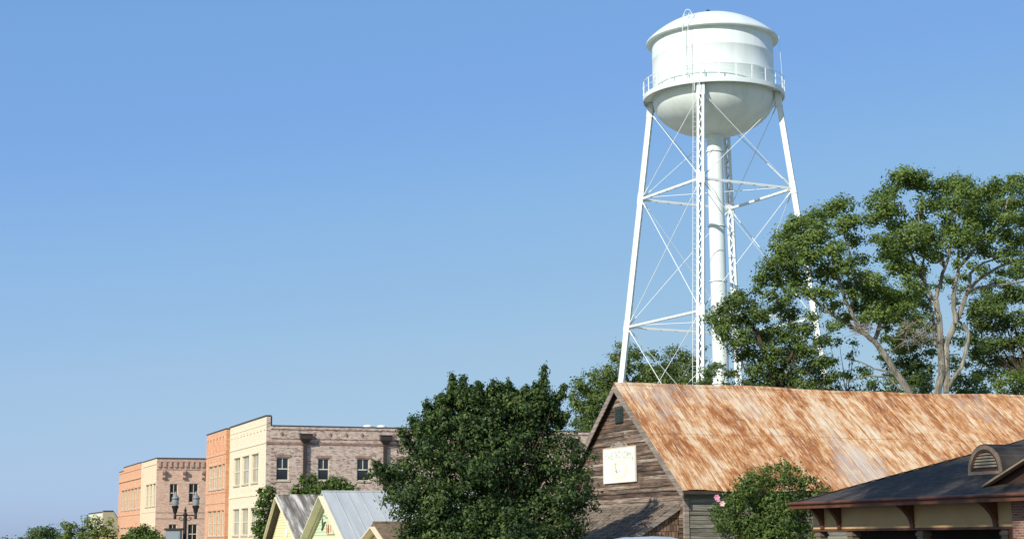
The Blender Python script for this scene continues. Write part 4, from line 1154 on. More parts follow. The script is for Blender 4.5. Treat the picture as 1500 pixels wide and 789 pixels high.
mb = MB(); mb.box(-.36, .36, -.14, .14, .1, 2.66); mb.build('panel', M['boxgrey'], kb)
mb = MB(); mb.box(-.42, .42, -.2, .2, 2.663, 2.76); mb.build('board_cap', M['iron'], kb)
mb = MB(); mb.box(-.40, .40, -.18, .18, 0, .098); mb.build('plinth', M['iron'], kb)
mb = MB(); mb.box(-.30, .30, -.15, -.142, 1.2, 2.5); mb.build('inset', M['boxgrey'], kb)
lower(kb, .48, 1.0)

# van: lofted body with wheel arches, glass, lamps
pc = RS.transposed() @ at(921, 780, 62)
car = sthing('parked_van', 'pale silver-blue van roof parked in front of the barn lean-to', 'van', pc.x, pc.y)
def loft(mb, secs, mi=0):
    n = len(secs[0]); b = len(mb.v)
    for s in secs: mb.v.extend(s)
    for i in range(len(secs) - 1):
        for k in range(n):
            k2 = (k + 1) % n
            mb.f.append((b + i * n + k, b + i * n + k2, b + (i + 1) * n + k2, b + (i + 1) * n + k)); mb.m.append(mi)
    mb.f.append(tuple(b + k for k in range(n))[::-1]); mb.m.append(mi)
    mb.f.append(tuple(b + (len(secs) - 1) * n + k for k in range(n))); mb.m.append(mi)
def vsec(x, zt, wt, wb, zw):
    """cross-section: x position, roof height, half width of roof, of body, shoulder height"""
    pts = [(-wb * .92, .38), (-wb, .6), (-wb, zw), (-wt, zt - .14), (-wt * .82, zt - .045), (-wt * .4, zt), (wt * .4, zt), (wt * .82, zt - .045), (wt, zt - .14), (wb, zw), (wb, .6), (wb * .92, .38)]
    return [(x, y, z) for y, z in pts]
mb = MB()
loft(mb, [vsec(-2.35, .95, .78, .84, .70), vsec(-2.3, 1.0, .84, .93, .80), vsec(-1.5, 1.16, .86, .97, .95), vsec(-1.25, 1.24, .84, .97, 1.1), vsec(-.75, 1.78, .72, .98, 1.15), vsec(-.45, 1.94, .70, .98, 1.15), vsec(.1, 2.02, .70, .98, 1.15), vsec(.9, 2.035, .70, .98, 1.15), vsec(1.7, 2.0, .70, .98, 1.15), vsec(2.15, 1.90, .70, .97, 1.15), vsec(2.38, 1.45, .74, .95, 1.1), vsec(2.45, .9, .80, .92, .8)])
body = mb.build('body', M['carpaint'], car, True)
mb = MB(); mb.box(-.05, .75, -.36, .36, 2.030, 2.046); mb.build('sunroof', M['glass'], car)
mb = MB(); mb.quad((-1.2, -.72, 1.30), (-1.2, .72, 1.30), (-.72, .62, 1.80), (-.72, -.62, 1.80)); mb.build('windscreen', M['glass'], car, recalc=False)
for s in (-1, 1):
    for (a, b) in ((-.5, .35), (.45, 1.3), (1.4, 2.1)):
        mb = MB(); mb.quad((a, s * .955, 1.24), (b, s * .955, 1.24), (b, s * .765, 1.78), (a, s * .765, 1.78)); mb.build('side_window', M['glass'], car, recalc=False)
    for x in (-1.5, 1.45):
        mb = MB(); mb.tube([(x, s * .80, .34), (x, s * 1.0, .34)], .34, 20); wh = mb.build('wheel', M['tyre'], car)
        mb = MB(); mb.tube([(x, s * .99, .34), (x, s * 1.012, .34)], .21, 16); mb.build('rim', M['rim'], wh)
    mb = MB(); mb.box(-2.37, -2.28, s * .5 - .16, s * .5 + .16, .72, .86); mb.build('headlight', M['chrome'], car)
    mb = MB(); mb.box(2.40, 2.47, s * .72 - .1, s * .72 + .1, .95, 1.35); mb.build('tail_light', M['taillight'], car)

car.scale = (.95, .95, .865)
# ================================================================== TREES AND SHRUBS
def tree(name, label, cat, d, base_px, clumps, leafmat, barkmat, limbs=(), size=.16, dens=1.0, seed=1, sub=.42, jit=2.0, flat_=.75, deep=1.0, trunk_r=.25, top_px=None, br=.08, brf=.5, group=None, upb=.55, per=26, aspect=.6, flatten=.7, extra=()):
    base = at(base_px[0], base_px[1], d); base.z = 0
    t = thing(name, label, cat, base, 0, group)
    cl = px_clumps(clumps, d, base, jit, flat_, deep, random.Random(seed))
    mb = MB()
    tp = at(top_px[0], top_px[1], d) - base if top_px else at(base_px[0], base_px[1], d) - base
    limb(mb, [(0, 0, -.2), (tp.x * .3 + .05, tp.y * .3, tp.z * .5), tuple(tp)], trunk_r * 1.25, trunk_r * .8, 9, .04)
    for (pts, r0, r1, dd) in limbs: px_limb(mb, pts, d, base, r0, r1, dd)
    branches_to(mb, tp, cl, br, brf, seed)
    for (x, y, z, rx, ry, rz_, w) in cl:                       # twigs that hold the clumps
        for q in range(3):
            rr = random.Random(int(x * 100) + q)
            mb.tube([(x, y, z - rz_ * .4), (x + rr.uniform(-1, 1) * rx * .8, y + rr.uniform(-1, 1) * ry * .8, z + rr.uniform(-.3, .8) * rz_)], [br * .22, br * .06], 4)
    mb.build('trunk', barkmat, t, True)
    leaf_mesh('crown', cl + list(extra), leafmat, t, size, dens, seed, sub, flatten, aspect, upb, per)
    return t

# multi-stemmed tall tree behind the barn, right
T1 = [(1330, 262, 24), (1345, 270, 24), (1302, 280, 20), (1318, 258, 18), (1290, 300, 24), (1305, 312, 20), (1355, 300, 18), (1280, 322, 16), (1385, 275, 24), (1405, 268, 20), (1420, 280, 24), (1445, 283, 20), (1470, 272, 24), (1495, 268, 20),
      (1425, 305, 26), (1398, 300, 20), (1460, 300, 24), (1490, 297, 24), (1515, 285, 22), (1440, 325, 22), (1412, 333, 22), (1475, 322, 20), (1500, 325, 22), (1400, 352, 24), (1425, 350, 16), (1350, 335, 20), (1335, 345, 24), (1318, 362, 22), (1355, 365, 20), (1300, 372, 20),
      (1372, 352, 16), (1445, 366, 16), (1462, 372, 12), (1310, 392, 18), (1335, 395, 15), (1480, 350, 18), (1500, 352, 18), (1285, 350, 12), (1345, 318, 12), (1385, 320, 14), (1490, 385, 12), (1365, 378, 12), (1520, 345, 24), (1535, 310, 24)]
limbs1 = [([(1373.6, 577), (1379, 549), (1378, 506), (1374.6, 463), (1371, 439)], .25, .19, 0), ([(1371, 439), (1366, 437), (1355, 415), (1340, 387), (1330, 350), (1322, 300)], .16, .05, 1), ([(1371, 439), (1377, 417), (1384, 392), (1392, 367), (1400, 320), (1412, 285)], .16, .045, -1),
          ([(1386.5, 575), (1386, 506), (1399, 474), (1410, 448), (1418, 425), (1432, 410), (1460, 392), (1495, 380)], .23, .07, 1.5), ([(1399, 474), (1397, 440), (1399, 417), (1405, 392), (1432, 362), (1450, 339), (1470, 313), (1480, 285)], .17, .05, .6),
          ([(1388, 566), (1408, 538), (1416.6, 506), (1420, 487), (1406, 472), (1398, 468)], .15, .07, 1), ([(1371, 506), (1367, 474), (1362, 440), (1350, 420), (1322, 400)], .13, .06, 2), ([(1418, 425), (1440, 420), (1475, 416), (1500, 412)], .12, .05, 1),
          ([(1355, 415), (1352, 390), (1355, 360)], .12, .05, 0), ([(1340, 387), (1318, 372), (1290, 360)], .1, .04, 1), ([(1384, 392), (1372, 372), (1352, 345), (1345, 310)], .12, .04, -1), ([(1418, 425), (1422, 400), (1440, 385), (1462, 378)], .13, .05, 0)]
T1 += [(1375, 300, 15), (1455, 345, 14), (1482, 368, 14), (1420, 318, 16), (1435, 350, 14), (1465, 398, 8), (1300, 352, 16), (1325, 385, 14), (1315, 330, 18), (1345, 425, 13), (1356, 448, 11), (1348, 470, 12), (1330, 412, 14), (1380, 375, 12), (1415, 370, 12), (1440, 395, 9), (1405, 385, 9), (1470, 340, 16), (1390, 335, 14), (1352, 395, 10), (1425, 388, 9), (1505, 372, 14)]
T1 = [(a, b, c * 1.08) for a, b, c in T1]
big = tree('tall_tree', 'tall airy tree with several pale bare stems above the barn ridge', 'tree', 109, (1381, 590), T1, M['leaf_big'], M['bark'], limbs1, .21, 1.0, 11, .46, 3.0, .62, 1.15, .26, (1381, 577), .07, .0)
# leaning tree whose crown covers the tower's right leg
T2 = [(1232, 298, 18), (1212, 310, 20), (1188, 322, 20), (1160, 330, 18), (1148, 345, 16), (1255, 322, 14), (1140, 365, 18), (1170, 352, 22), (1200, 340, 22), (1235, 328, 22), (1128, 385, 14), (1155, 380, 22), (1188, 375, 24), (1222, 365, 22), (1250, 352, 14), (1112, 410, 14), (1138, 408, 20), (1170, 405, 20),
      (1205, 398, 22), (1238, 390, 20), (1262, 378, 12), (1270, 425, 22), (1290, 432, 24), (1262, 448, 18), (1310, 440, 20), (1285, 458, 22), (1308, 462, 18), (1325, 452, 14), (1330, 430, 14), (1232, 418, 14), (1248, 432, 12), (1200, 430, 14), (1180, 428, 14), (1215, 450, 12), (1240, 465, 12), (1330, 475, 10), (1300, 478, 12), (1192, 462, 10), (1222, 478, 12)]
limbs2 = [([(1332.6, 576), (1315, 549), (1294, 517), (1281, 500), (1264, 487), (1245, 455), (1228, 410), (1215, 360)], .26, .08, -1), ([(1264, 487), (1235, 470), (1205, 450), (1170, 420), (1140, 395)], .16, .05, 1), ([(1281, 500), (1290, 470), (1290, 440)], .16, .06, 0), ([(1315, 549), (1295, 543), (1282, 540), (1262, 530), (1240, 526)], .08, .03, 0), ([(1245, 455), (1258, 415), (1245, 370), (1230, 320)], .12, .04, 1),
          ([(1320, 570), (1300, 552), (1275, 550), (1250, 555), (1232, 565)], .07, .03, -1), ([(1228, 410), (1200, 380), (1170, 350)], .1, .03, 0)]
T2 += [(1270, 402, 11), (1255, 405, 12), (1280, 410, 14), (1190, 350, 16), (1215, 430, 12), (1160, 425, 12), (1225, 445, 10), (1150, 438, 10), (1300, 450, 18), (1265, 470, 12)]
T2 = [(a, b, c * 1.12) for a, b, c in T2]
lean_t = tree('leaning_tree', 'leaning tree whose crown hides the right leg of the tower', 'tree', 108, (1340, 590), T2, M['leaf_big'], M['bark'], limbs2, .21, 1.05, 23, .46, 2.5, .66, 1.15, .34, (1332, 576), .07, .0)
# bare dead twigs hanging in it
mb = MB(); rr = random.Random(5); base = Vector(lean_t.location)
for i in range(90):
    a = at(1348 + rr.uniform(-26, 18), 486 + rr.uniform(-16, 20), 107 + rr.uniform(-1, 1)) - base
    b = a + Vector((rr.uniform(-1, .6), rr.uniform(-.4, .4), rr.uniform(-.7, .5)))
    mb.tube([a, a.lerp(b, .5) + Vector((0, 0, rr.uniform(-.12, .12))), b], [.022, .016, .008], 4)
mb.build('dead_branch', M['twig'], lean_t); mb = MB()
for i in range(70):
    a = at(1262 + rr.uniform(-17, 17), 480 + rr.uniform(-8, 9), 107 + rr.uniform(-1, 1)) - base
    b = a + Vector((rr.uniform(-.9, .9), rr.uniform(-.4, .4), rr.uniform(-.3, .35)))
    mb.tube([a, b], [.022, .01], 4)
mb.build('dead_branch', M['twig'], lean_t)
# dense tree in front of the tower's foot
T3 = [(1060, 480, 16), (1075, 505, 13), (1072, 545, 11), (1065, 565, 10), (1200, 530, 14), (1170, 500, 14), (1052, 455, 15), (1040, 466, 12), (1072, 442, 18), (1095, 445, 18), (1085, 432, 12), (1062, 468, 18), (1085, 470, 22), (1112, 462, 20), (1138, 450, 18), (1158, 460, 18), (1062, 492, 14), (1090, 495, 20), (1120, 492, 24), (1150, 488, 24), (1178, 482, 18), (1098, 515, 16), (1125, 520, 24), (1155, 520, 24), (1182, 512, 20), (1108, 540, 18),
      (1135, 548, 22), (1165, 548, 22), (1190, 540, 18), (1205, 555, 16), (1182, 565, 18), (1120, 565, 16), (1150, 568, 18), (1215, 528, 12), (1128, 432, 12), (1110, 425, 10), (1200, 500, 14), (1085, 522, 12, -1), (1100, 562, 14), (1222, 550, 12), (1040, 545, 10), (1030, 560, 12), (1048, 535, 10)]
tree('dense_tree', 'dense dark green tree in front of the foot of the tower', 'tree', 109, (1135, 590), T3, M['leaf_under'], M['barkdark'], [([(1135, 590), (1130, 540), (1110, 490), (1085, 455)], .3, .06, 0), ([(1132, 560), (1160, 520), (1180, 480)], .2, .05, 0)], .19, 1.15, 31, .44, 2.2, .7, 1.15, .36, (1135, 575), .07, .3)
# loose tree left of the tower, behind it
T5 = [(850, 592, 16), (868, 572, 18), (848, 560, 12), (872, 550, 14), (892, 545, 16), (905, 522, 15), (925, 515, 12), (920, 535, 18), (945, 540, 20), (968, 542, 20), (988, 535, 20), (1008, 542, 18), (1000, 522, 14), (950, 558, 18), (975, 560, 18), (1000, 562, 18), (895, 570, 16), (870, 598, 16), (850, 618, 12), (1020, 528, 12), (1028, 550, 14), (935, 520, 10), (862, 620, 14), (878, 615, 12), (985, 515, 10), (1025, 512, 8), (838, 580, 8), (910, 505, 8), (958, 522, 10), (1015, 572, 14), (965, 572, 14), (930, 562, 16), (842, 632, 10)]
tree('loose_tree', 'loose mid green tree showing left of the barn peak behind the tower leg', 'tree', 153, (935, 640), T5 + [(a + 9, b + 12, c) for a, b, c in T5 if b > 535], M['leaf_left'], M['bark'], [([(935, 640), (930, 590), (915, 545), (905, 520)], .3, .06, 0), ([(932, 600), (960, 570), (990, 540)], .2, .05, 0), ([(932, 610), (890, 590), (865, 570)], .18, .05, 0)], .26, 1.0, 41, .6, 3.0, .8, 1.1, .35, (935, 620), .09, .35)
# right-hand dark trees
T4 = [(1415, 405, 9), (1450, 438, 12), (1472, 380, 9), (1490, 395, 12), (1422, 460, 11), (1440, 445, 13), (1408, 480, 8), (1428, 520, 12), (1445, 425, 13), (1462, 412, 11), (1480, 400, 10), (1440, 400, 8), (1425, 490, 10), (1432, 555, 10), (1505, 385, 12), (1460, 455, 20), (1425, 448, 12), (1432, 474, 13), (1416, 532, 10), (1436, 512, 15), (1412, 505, 8), (1424, 425, 9), (1440, 452, 18), (1465, 442, 20), (1490, 432, 20), (1515, 430, 22), (1448, 478, 22), (1478, 472, 22), (1505, 465, 22), (1430, 500, 14), (1455, 505, 22), (1485, 502, 22), (1512, 498, 20), (1468, 528, 20), (1495, 530, 20), (1440, 528, 14), (1428, 470, 10), (1500, 405, 14), (1520, 400, 20), (1478, 420, 12), (1432, 548, 12), (1455, 548, 14), (1530, 470, 24), (1530, 520, 24)]
tree('shade_tree', 'deep green tree at the right edge behind the pale stems', 'tree', 126, (1500, 590), T4, M['leaf_under'], M['barkdark'], [([(1505, 590), (1498, 520), (1480, 460)], .2, .05, 1.5)], .22, 1.1, 51, .5, 2.5, .72, 1.1, .28, (1500, 555), .04, .9)
T7 = [(1480, 552, 16), (1500, 548, 16), (1465, 565, 14), (1492, 570, 16), (1515, 562, 18), (1470, 582, 14), (1500, 590, 16)]
tree('small_tree', 'small bright yellow-green tree behind the right end of the barn ridge', 'tree', 107, (1492, 600), T7, M['leaf_light'], M['bark'], (), .16, 1.1, 57, .38, 1.2, .8, 1.0, .14, (1492, 580), .05, .6)
T6 = [(1385, 410, 9), (1408, 425, 8), (1350, 400, 9), (1365, 480, 12), (1335, 440, 13), (1350, 440, 13), (1368, 420, 9), (1340, 460, 12), (1362, 462, 10), (1378, 500, 9), (1360, 500, 11), (1400, 440, 9), (1395, 412, 9), (1402, 500, 9), (1397, 525, 9), (1345, 415, 10), (1310, 500, 14), (1330, 480, 13), (1352, 490, 13), (1362, 540, 13), (1335, 545, 18), (1318, 512, 14), (1305, 535, 14), (1355, 560, 16), (1290, 580, 14), (1342, 478, 10), (1398, 540, 8), (1396, 565, 10), (1330, 510, 16), (1345, 530, 18), (1322, 530, 14), (1310, 552, 16), (1345, 555, 18), (1300, 570, 14), (1330, 575, 16), (1355, 575, 14), (1280, 562, 12), (1345, 500, 12), (1360, 515, 10), (1295, 520, 10), (1300, 495, 10), (1318, 492, 12), (1268, 545, 10), (1270, 580, 14), (1335, 490, 10)]
tree('understory_tree', 'low dark tree filling the gap between the leaning trunk and pale stems', 'tree', 123, (1325, 600), T6, M['leaf_under'], M['barkdark'], (), .21, 1.0, 61, .46, 1.8, .8, 1.0, .18, (1325, 578), .05, .0)
T8 = [(1418, 560, 14), (1402, 552, 10), (1432, 570, 14), (1408, 575, 12), (1445, 580, 14), (1420, 585, 14)]
tree('understory_tree', 'low dark tree just right of the pale stems at the ridge', 'tree', 121, (1420, 605), T8, M['leaf_under'], M['barkdark'], (), .21, 1.0, 63, .44, 1.2, .8, 1.0, .16, (1420, 580), .05, .5)
T9 = [(1215, 500, 10), (1230, 500, 9), (1210, 530, 12), (1250, 500, 7), (1205, 575, 12), (1240, 552, 12), (1222, 570, 12), (1255, 572, 12), (1238, 580, 12), (1258, 540, 8), (1245, 520, 8)]
tree('understory_tree', 'low sparse tree beside the foot of the right tower leg', 'tree', 117, (1240, 605), T9, M['leaf_big'], M['barkdark'], (), .2, .85, 65, .44, 1.2, .8, 1.0, .14, (1240, 580), .05, .6)

# dark tree in the foreground
T0 = [(668, 585, 26), (690, 570, 22), (668, 562, 14), (700, 590, 30), (725, 578, 18), (735, 600, 28), (752, 578, 16), (765, 600, 26), (782, 585, 16), (795, 562, 14), (790, 600, 24), (810, 580, 14), (822, 570, 8), (818, 598, 12),
      (640, 605, 22), (622, 618, 18), (605, 630, 12), (650, 630, 30), (690, 630, 36), (735, 640, 40), (775, 635, 34), (805, 625, 18), (630, 650, 28), (600, 648, 14), (610, 672, 24), (590, 690, 26), (570, 692, 20), (553, 690, 12), (650, 670, 36), (700, 680, 44), (750, 690, 46), (795, 680, 36), (820, 665, 18), (835, 690, 20),
      (575, 715, 24), (600, 725, 34), (640, 725, 44), (690, 735, 50), (745, 745, 50), (795, 735, 42), (835, 720, 26), (848, 700, 12), (585, 742, 22), (610, 765, 32), (650, 775, 44), (705, 785, 50), (760, 790, 50), (810, 775, 40), (838, 760, 22), (625, 800, 34), (680, 820, 50), (740, 830, 54), (800, 815, 44), (858, 725, 12), (872, 738, 8), (860, 690, 10), (868, 668, 8), (852, 660, 10), (842, 640, 8), (866, 712, 8), (848, 780, 14), (640, 830, 40), (770, 850, 50)]
T0 = [(a + (12 if a < 640 and b > 735 else 0), b + (10 if b < 600 else 2), c * (.68 if b < 600 else .92 if a < 620 or a > 800 else 1.0), random.uniform(-1.4, 1.4) * min(1.0, c / 30)) for a, b, c in T0]
T0 += [(830, 650, 14, .3), (845, 672, 13, .2), (812, 645, 16, 0), (838, 705, 16, 0), (822, 735, 22, .2), (850, 740, 14, 0), (680, 612, 24, .5), (715, 615, 26, -.4), (748, 612, 24, .3), (655, 620, 22, -.5), (630, 632, 20, .2), (780, 615, 22, 0), (800, 612, 16, .3), (700, 650, 30, .8), (740, 655, 30, -.8), (600, 790, 30, .5), (660, 800, 40, -.9), (720, 800, 40, -.9), (780, 800, 40, -.9), (690, 770, 36, -1.2), (750, 765, 36, -1.2), (640, 750, 30, -1.1)]
SPR = []
rr = random.Random(17)
fgd = 66.0
fbase = at(715, 800, fgd); fbase.z = 0
def spray(px, py, ang, ln, r):
    """upright leafy shoot at the outline"""
    return [(px + ang * f * ln, py - f * ln, r * (1.1 - .75 * f), rr.uniform(-.6, .6)) for f in (-.35, 0, .25, .45, .62, .78, .9, 1.0)]
SHO = [(664, 574, -.05, 24, 7), (676, 574, .12, 20, 6), (653, 594, -.3, 15, 6), (701, 578, .02, 17, 6), (719, 580, .15, 20, 6), (746, 582, -.08, 22, 6), (769, 584, .18, 16, 6), (795, 566, .10, 27, 6), (786, 578, -.15, 14, 6), (817, 585, .55, 20, 5), (631, 608, -.35, 18, 6), (611, 628, -.6, 14, 6), (643, 600, -.1, 18, 6), (594, 642, -.8, 10, 5), (808, 596, .3, 14, 5), (556, 687, -.8, 9, 5), (823, 618, .7, 12, 5), (733, 584, .0, 12, 5), (757, 588, .25, 10, 5)]
for q in range(26):
    f = rr.random(); SHO.append((640 + 175 * f, 596 - 18 * sin(pi * f) + rr.uniform(-4, 8), rr.uniform(-.5, .5), rr.uniform(8, 15), rr.uniform(4, 6)))
for (px, py, ang, ln, r) in SHO:
    SPR += spray(px, py, ang, ln, r)
tf = thing('foreground_tree', 'full dark green tree with upright shoots in front of the barn and brick building', 'tree', fbase)
cl = px_clumps(T0, fgd, fbase, 1.4, .85, 1.0, random.Random(3)); c2 = px_clumps(SPR, fgd, fbase, .5, 1.3, 1.0, random.Random(4), 1.6)
mb = MB(); limb(mb, [(0, 0, -.2), (.05, 0, .8), (0, 0, 1.6)], .22, .16, 10, .03); branches_to(mb, (0, 0, 1.5), cl, .03, .3, 5); branches_to(mb, (0, 0, 2.2), c2[4::8], .022, 1.0, 6); mb.build('trunk', M['barkdark'], tf, True)
leaf_mesh('crown', cl, M['leaf_fg'], tf, .15, .95, 71, .30, .8, .55, .4, 22, .42)
core = px_clumps([(690, 640, 46, .6), (745, 645, 50, .6), (650, 700, 56, .8), (720, 710, 70, .8), (785, 700, 48, .7), (640, 760, 52, .8), (710, 780, 74, .8), (785, 765, 50, .8), (740, 600, 26, .5), (690, 605, 26, .5), (610, 710, 26, .6), (815, 740, 26, .6), (620, 660, 18, .5), (800, 650, 20, .5), (700, 840, 70, .8), (820, 700, 20, .3)], fgd, fbase, 0, .9, .8, random.Random(2))
leaf_mesh('inner_crown', core, M['leaf_fg'], tf, .19, .55, 73, .4, .8, .5, .3, 20, .2)
leaf_mesh('shoots', c2, M['leaf_fg'], tf, .145, .7, 72, .14, 1.0, .5, .3, 14)

# flowering shrub between barn and pavilion
TB = [(1075, 735, 22), (1055, 745, 14), (1095, 712, 24), (1120, 700, 22), (1150, 695, 18), (1175, 705, 16), (1110, 735, 30), (1145, 735, 32), (1175, 735, 24), (1195, 722, 14), (1070, 765, 24), (1100, 770, 34), (1140, 770, 36), (1175, 768, 28), (1055, 765, 12), (1155, 680, 10), (1125, 685, 10), (1100, 690, 8), (1140, 682, 8), (1168, 688, 8), (1200, 710, 8), (1212, 712, 6), (1190, 700, 7), (1080, 800, 34), (1130, 805, 40), (1170, 800, 34), (1085, 712, 10), (1048, 752, 8), (1205, 765, 12)]
TB = [(a, b + 2, c * .93) for a, b, c in TB]
bbase = at(1125, 800, 65); bbase.z = 0
tb = thing('flowering_shrub', 'tall leafy green shrub with a few pink flowers against the barn side wall', 'shrub', bbase)
cl = px_clumps(TB, 65, bbase, .8, .9, .9, random.Random(8))
mb = MB()
for i in range(7): limb(mb, [(random.uniform(-.15, .15), random.uniform(-.15, .15), -.1), (random.uniform(-.4, .4), random.uniform(-.3, .3), 1.2), (random.uniform(-1, 1), random.uniform(-.4, .4), 2.6)], .04, .015, 5, .03)
branches_to(mb, (0, 0, 1.4), cl, .025, .9, 4); mb.build('stem', M['barkdark'], tb)
leaf_mesh('foliage', cl, M['leaf_bush'], tb, .125, 1.1, 81, .22, .95, .5, .35, 18)
def flower(px, py, d, r, m):
    c = at(px, py, d) - bbase; mb = MB()
    for k in range(6):
        a = 2 * pi * k / 6
        e = Vector((cos(a), -.35, sin(a))); s = Vector((cos(a + .5), -.2, sin(a + .5))); q = Vector((cos(a - .5), -.2, sin(a - .5)))
        mb.add([c, c + s * r * .75, c + e * r, c + q * r * .75], [(0, 1, 2, 3)])
    mb.add([c + Vector((0, -.05, 0)), c + Vector((.02, -.12, 0)), c + Vector((-.02, -.12, .02))], [(0, 1, 2)])
    return mb.build('flower', M[m], tb, recalc=False)
for (px, py, r, m) in ((1050, 728, .13, 'petal'), (1052, 732, .08, 'petal'), (1058, 737, .12, 'petalpale'), (1199, 703, .06, 'petalpale')):
    flower(px, py, 63.2 if py > 715 else 64.0, r, m)

# vines and shrubs against the brick side wall
def shrub(name, label, cat, d, base_px, pts, mat, size, seed, sub=.4, dens=1.1, jit=.5, deep=.6, per=22):
    base = at(base_px[0], base_px[1], d); base.z = 0
    t = thing(name, label, cat, base)
    cl = px_clumps(pts, d, base, jit, .9, deep, random.Random(seed))
    mb = MB()
    tops = sorted(cl, key=lambda c: -c[2])[:6]
    for i, c in enumerate(tops): limb(mb, [((i - 2.5) * .15, 0, -.1), (c[0] * .5, c[1] * .5, c[2] * .5), (c[0], c[1], c[2])], .05, .02, 5, .04)
    mb.build('stem', M['barkdark'], t)
    leaf_mesh('foliage', cl, mat, t, size, dens, seed, sub, .8, .6, .4, per)
    return t
shrub('climbing_vine', 'dense green vine climbing the corner of the cream and buff brick building', 'vine', 120, (388, 800), [(392, 722, 8), (385, 735, 9), (397, 735, 9), (382, 750, 9), (394, 752, 11), (380, 766, 9), (392, 770, 12), (377, 780, 9), (388, 788, 12), (376, 795, 10), (386, 724, 6), (400, 745, 7), (400, 725, 5), (383, 720, 5), (396, 716, 4)], M['leaf_vine'], .24, 91, .34)
shrub('climbing_vine', 'tall bright green vine on the brick side wall above the yellow cottage', 'vine', 119.5, (440, 800), [(436, 715, 7), (441, 706, 6), (430, 722, 6), (446, 722, 8), (440, 730, 9), (428, 730, 7), (452, 730, 9), (442, 700, 4), (434, 742, 10), (450, 745, 12)], M['leaf_vine'], .22, 92, .3)
shrub('climbing_vine', 'dark green vine mass around the downspout on the brick wall', 'vine', 122, (458, 800), [(457, 704, 8), (452, 712, 8), (463, 712, 8), (456, 722, 10), (466, 722, 8), (460, 735, 12), (460, 697, 4)], M['leaf_under'], .22, 93, .3)
shrub('hedge_shrub', 'broad sunlit shrub below the brick side windows behind the mint cottage', 'shrub', 118.5, (490, 800), [(472, 714, 8), (482, 708, 9), (494, 705, 8), (504, 708, 8), (514, 714, 7), (520, 720, 6), (476, 722, 9), (490, 718, 11), (505, 720, 10), (485, 730, 12), (500, 732, 12), (515, 730, 9), (490, 702, 5)], M['leaf_vine'], .22, 94, .32)
# far-left street trees
tree('street_tree', 'rounded hazy green tree at the far left of the street', 'tree', 260, (66, 800), [(52, 780, 10), (62, 776, 8), (72, 778, 9), (82, 782, 8), (60, 788, 12), (78, 790, 12), (48, 788, 7), (88, 788, 8), (68, 795, 12)], M['leaf_far'], M['bark'], (), .45, 1.1, 101, .9, 2.0, .85, 1.0, .25, (66, 795), .08, .5)
tree('street_tree', 'sparse light green tree standing before the swept parapet shop', 'tree', 205, (138, 800), [(98, 772, 8), (106, 780, 10), (96, 784, 9), (118, 776, 7), (128, 770, 8), (140, 764, 8), (150, 770, 9), (135, 780, 12), (120, 786, 12), (152, 782, 10), (105, 792, 11), (160, 776, 6), (142, 792, 12), (97, 768, 4), (108, 770, 4), (130, 760, 4), (162, 765, 3), (166, 785, 7)], M['leaf_light'], M['bark'], (), .32, .62, 102, .62, 1.6, .85, 1.0, .2, (138, 790), .06, .6)
tree('street_tree', 'leafy green tree in front of the peach corner building front', 'tree', 148, (205, 810), [(186, 784, 7), (196, 779, 7), (207, 776, 7), (216, 780, 8), (226, 783, 8), (234, 786, 6), (200, 788, 11), (220, 790, 11), (208, 797, 14), (190, 794, 9), (212, 771, 4), (240, 790, 5), (182, 790, 5)], M['leaf_vine'], M['bark'], (), .24, 1.0, 103, .45, 1.2, .9, 1.0, .16, (207, 792), .05, .5)
# unseen oak left of the frame, added to shade the pavilion
def oak(name, label, x, y, h, r, seed, dens=1.0):
    t = thing(name, label, 'tree', (x, y, 0)); rr = random.Random(seed)
    cl = []
    for i in range(46):
        a = rr.uniform(0, 2 * pi); q = sqrt(rr.random()) * r; zz = h - r * .9 + rr.uniform(-.75, .8) * r
        k = 1 - abs(zz - (h - r * .9)) / (r * 1.3)
        cl.append((q * k * cos(a), q * k * sin(a), zz, r * .24, r * .24, r * .17, 1.0))
    mb = MB(); limb(mb, [(0, 0, -.2), (.1, 0, h * .3), (0, .1, h - r * 1.5)], .5, .32, 10, .05); branches_to(mb, (0, 0, h - r * 1.6), cl, .12, .6, seed); mb.build('trunk', M['bark'], t, True)
    leaf_mesh('crown', cl, M['leaf_big'], t, .3, dens, seed, .6, .75, .6, .5, 22)
oak('unseen_oak', 'unseen tall oak at the kerb, added to shade the pavilion', -8.2, 22.0, 29.0, 5.2, 201, .5)
def far_row():
    # a line of woods at the end of the street
    mb = [(x, 795 + random.uniform(-2, 2), random.uniform(5, 7)) for x in range(-60, 60, 7)]
    base = at(0, 795, 575); base.z = 0
    cl = px_clumps(mb, 575, base, 15, 1.0, 1.0, random.Random(9))
    o = leaf_mesh('far_woods', cl, M['leaf_far'], None, 1.0, 1.0, 104, 1.6, .8, .7, .4, 20)
    o.location = base; o['kind'] = 'stuff'; o['label'] = 'distant tree line at the end of the street'
far_row()

# ================================================================== LIGHT, SKY, CAMERA
SUN_AZ = radians(35.6); SUN_EL = radians(32)          # sun stands behind the viewer, to the left
SKY_R = ((0, 0), (.125, .185), (.16, .21), (.19, .245), (.225, .285), (.275, .325), (.31, .36), (.34, .375), (1, .6))
SKY_G = ((0, 0), (.26, .372), (.335, .408), (.388, .455), (.43, .485), (.50, .515), (.55, .54), (1, .65))
SKY_B = ((0, 0), (.39, .60), (.55, .71), (.61, .742), (.72, .785), (.85, .785), (1, .77))
w = bpy.data.worlds.new('World'); sc.world = w; w.use_nodes = True
nt = w.node_tree; nt.nodes.clear()
sky = nt.nodes.new('ShaderNodeTexSky'); sky.sky_type = 'NISHITA'; sky.sun_disc = False
sky.sun_elevation = SUN_EL
dirx, diry = -sin(SUN_AZ), -cos(SUN_AZ)
sky.sun_rotation = atan2(dirx, diry)                # rotation is measured from +Y towards +X
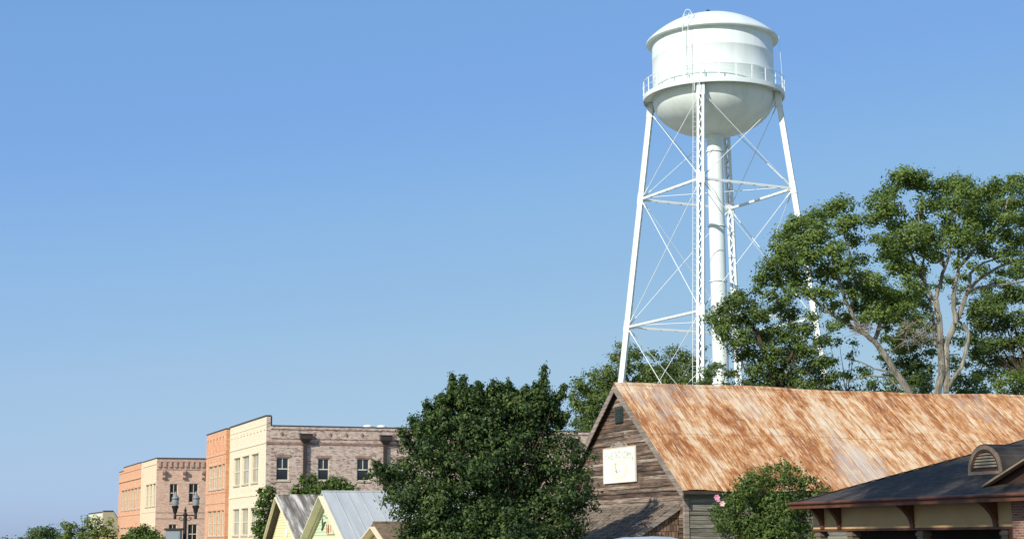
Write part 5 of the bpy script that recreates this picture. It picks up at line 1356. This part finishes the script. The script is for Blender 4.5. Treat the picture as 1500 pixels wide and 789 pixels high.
sky.air_density = .8; sky.dust_density = .85; sky.ozone_density = 7.0; sky.altitude = 0
bg = nt.nodes.new('ShaderNodeBackground'); bg.inputs['Strength'].default_value = .15
out = nt.nodes.new('ShaderNodeOutputWorld')
EXPO = .5
K = .15                                             # the camera's response to the sky: its tone curve rolls off the brightest blue
def vmul(a, f):
    m = nt.nodes.new('ShaderNodeVectorMath'); m.operation = 'SCALE'; nt.links.new(a, m.inputs[0]); m.inputs['Scale'].default_value = f
    return m.outputs[0]
cv = nt.nodes.new('ShaderNodeRGBCurve')
for ch, pts in ((0, SKY_R), (1, SKY_G), (2, SKY_B)):
    c = cv.mapping.curves[ch]
    c.points[0].location = pts[0]; c.points[1].location = pts[-1]
    for q in pts[1:-1]: c.points.new(*q)
cv.mapping.update()
nt.links.new(vmul(sky.outputs[0], K), cv.inputs['Color'])
nt.links.new(vmul(cv.outputs[0], 1 / (.15 * 2 ** EXPO)), bg.inputs[0]); nt.links.new(bg.outputs[0], out.inputs[0])
sl = bpy.data.lights.new('Sun', 'SUN'); sl.energy = 3.6; sl.angle = radians(.5); sl.color = (1, .925, .82)
so = bpy.data.objects.new('Sun', sl); COL.objects.link(so)
sd = Vector((dirx * cos(SUN_EL), diry * cos(SUN_EL), sin(SUN_EL)))
so.rotation_euler = sd.to_track_quat('Z', 'Y').to_euler(); so.location = (0, 0, 60)

cam = bpy.data.cameras.new('Camera'); cam.sensor_width = 36; cam.lens = 36 * FPX / 1500
cam.shift_y = (CYP - 394.5) / 1500; cam.clip_start = .1; cam.clip_end = 6000
co = bpy.data.objects.new('Camera', cam); COL.objects.link(co)
co.matrix_world = Matrix.Translation((0, 0, EYE)) @ RC.to_4x4()
sc.camera = co
sc.render.engine = 'CYCLES'
sc.cycles.use_denoising = True
sc.cycles.max_bounces = 8; sc.cycles.transparent_max_bounces = 8
sc.view_settings.view_transform = 'Standard'; sc.view_settings.look = 'None'
sc.view_settings.exposure = EXPO; sc.view_settings.gamma = 1.0
sc.render.resolution_x = 1024; sc.render.resolution_y = 538
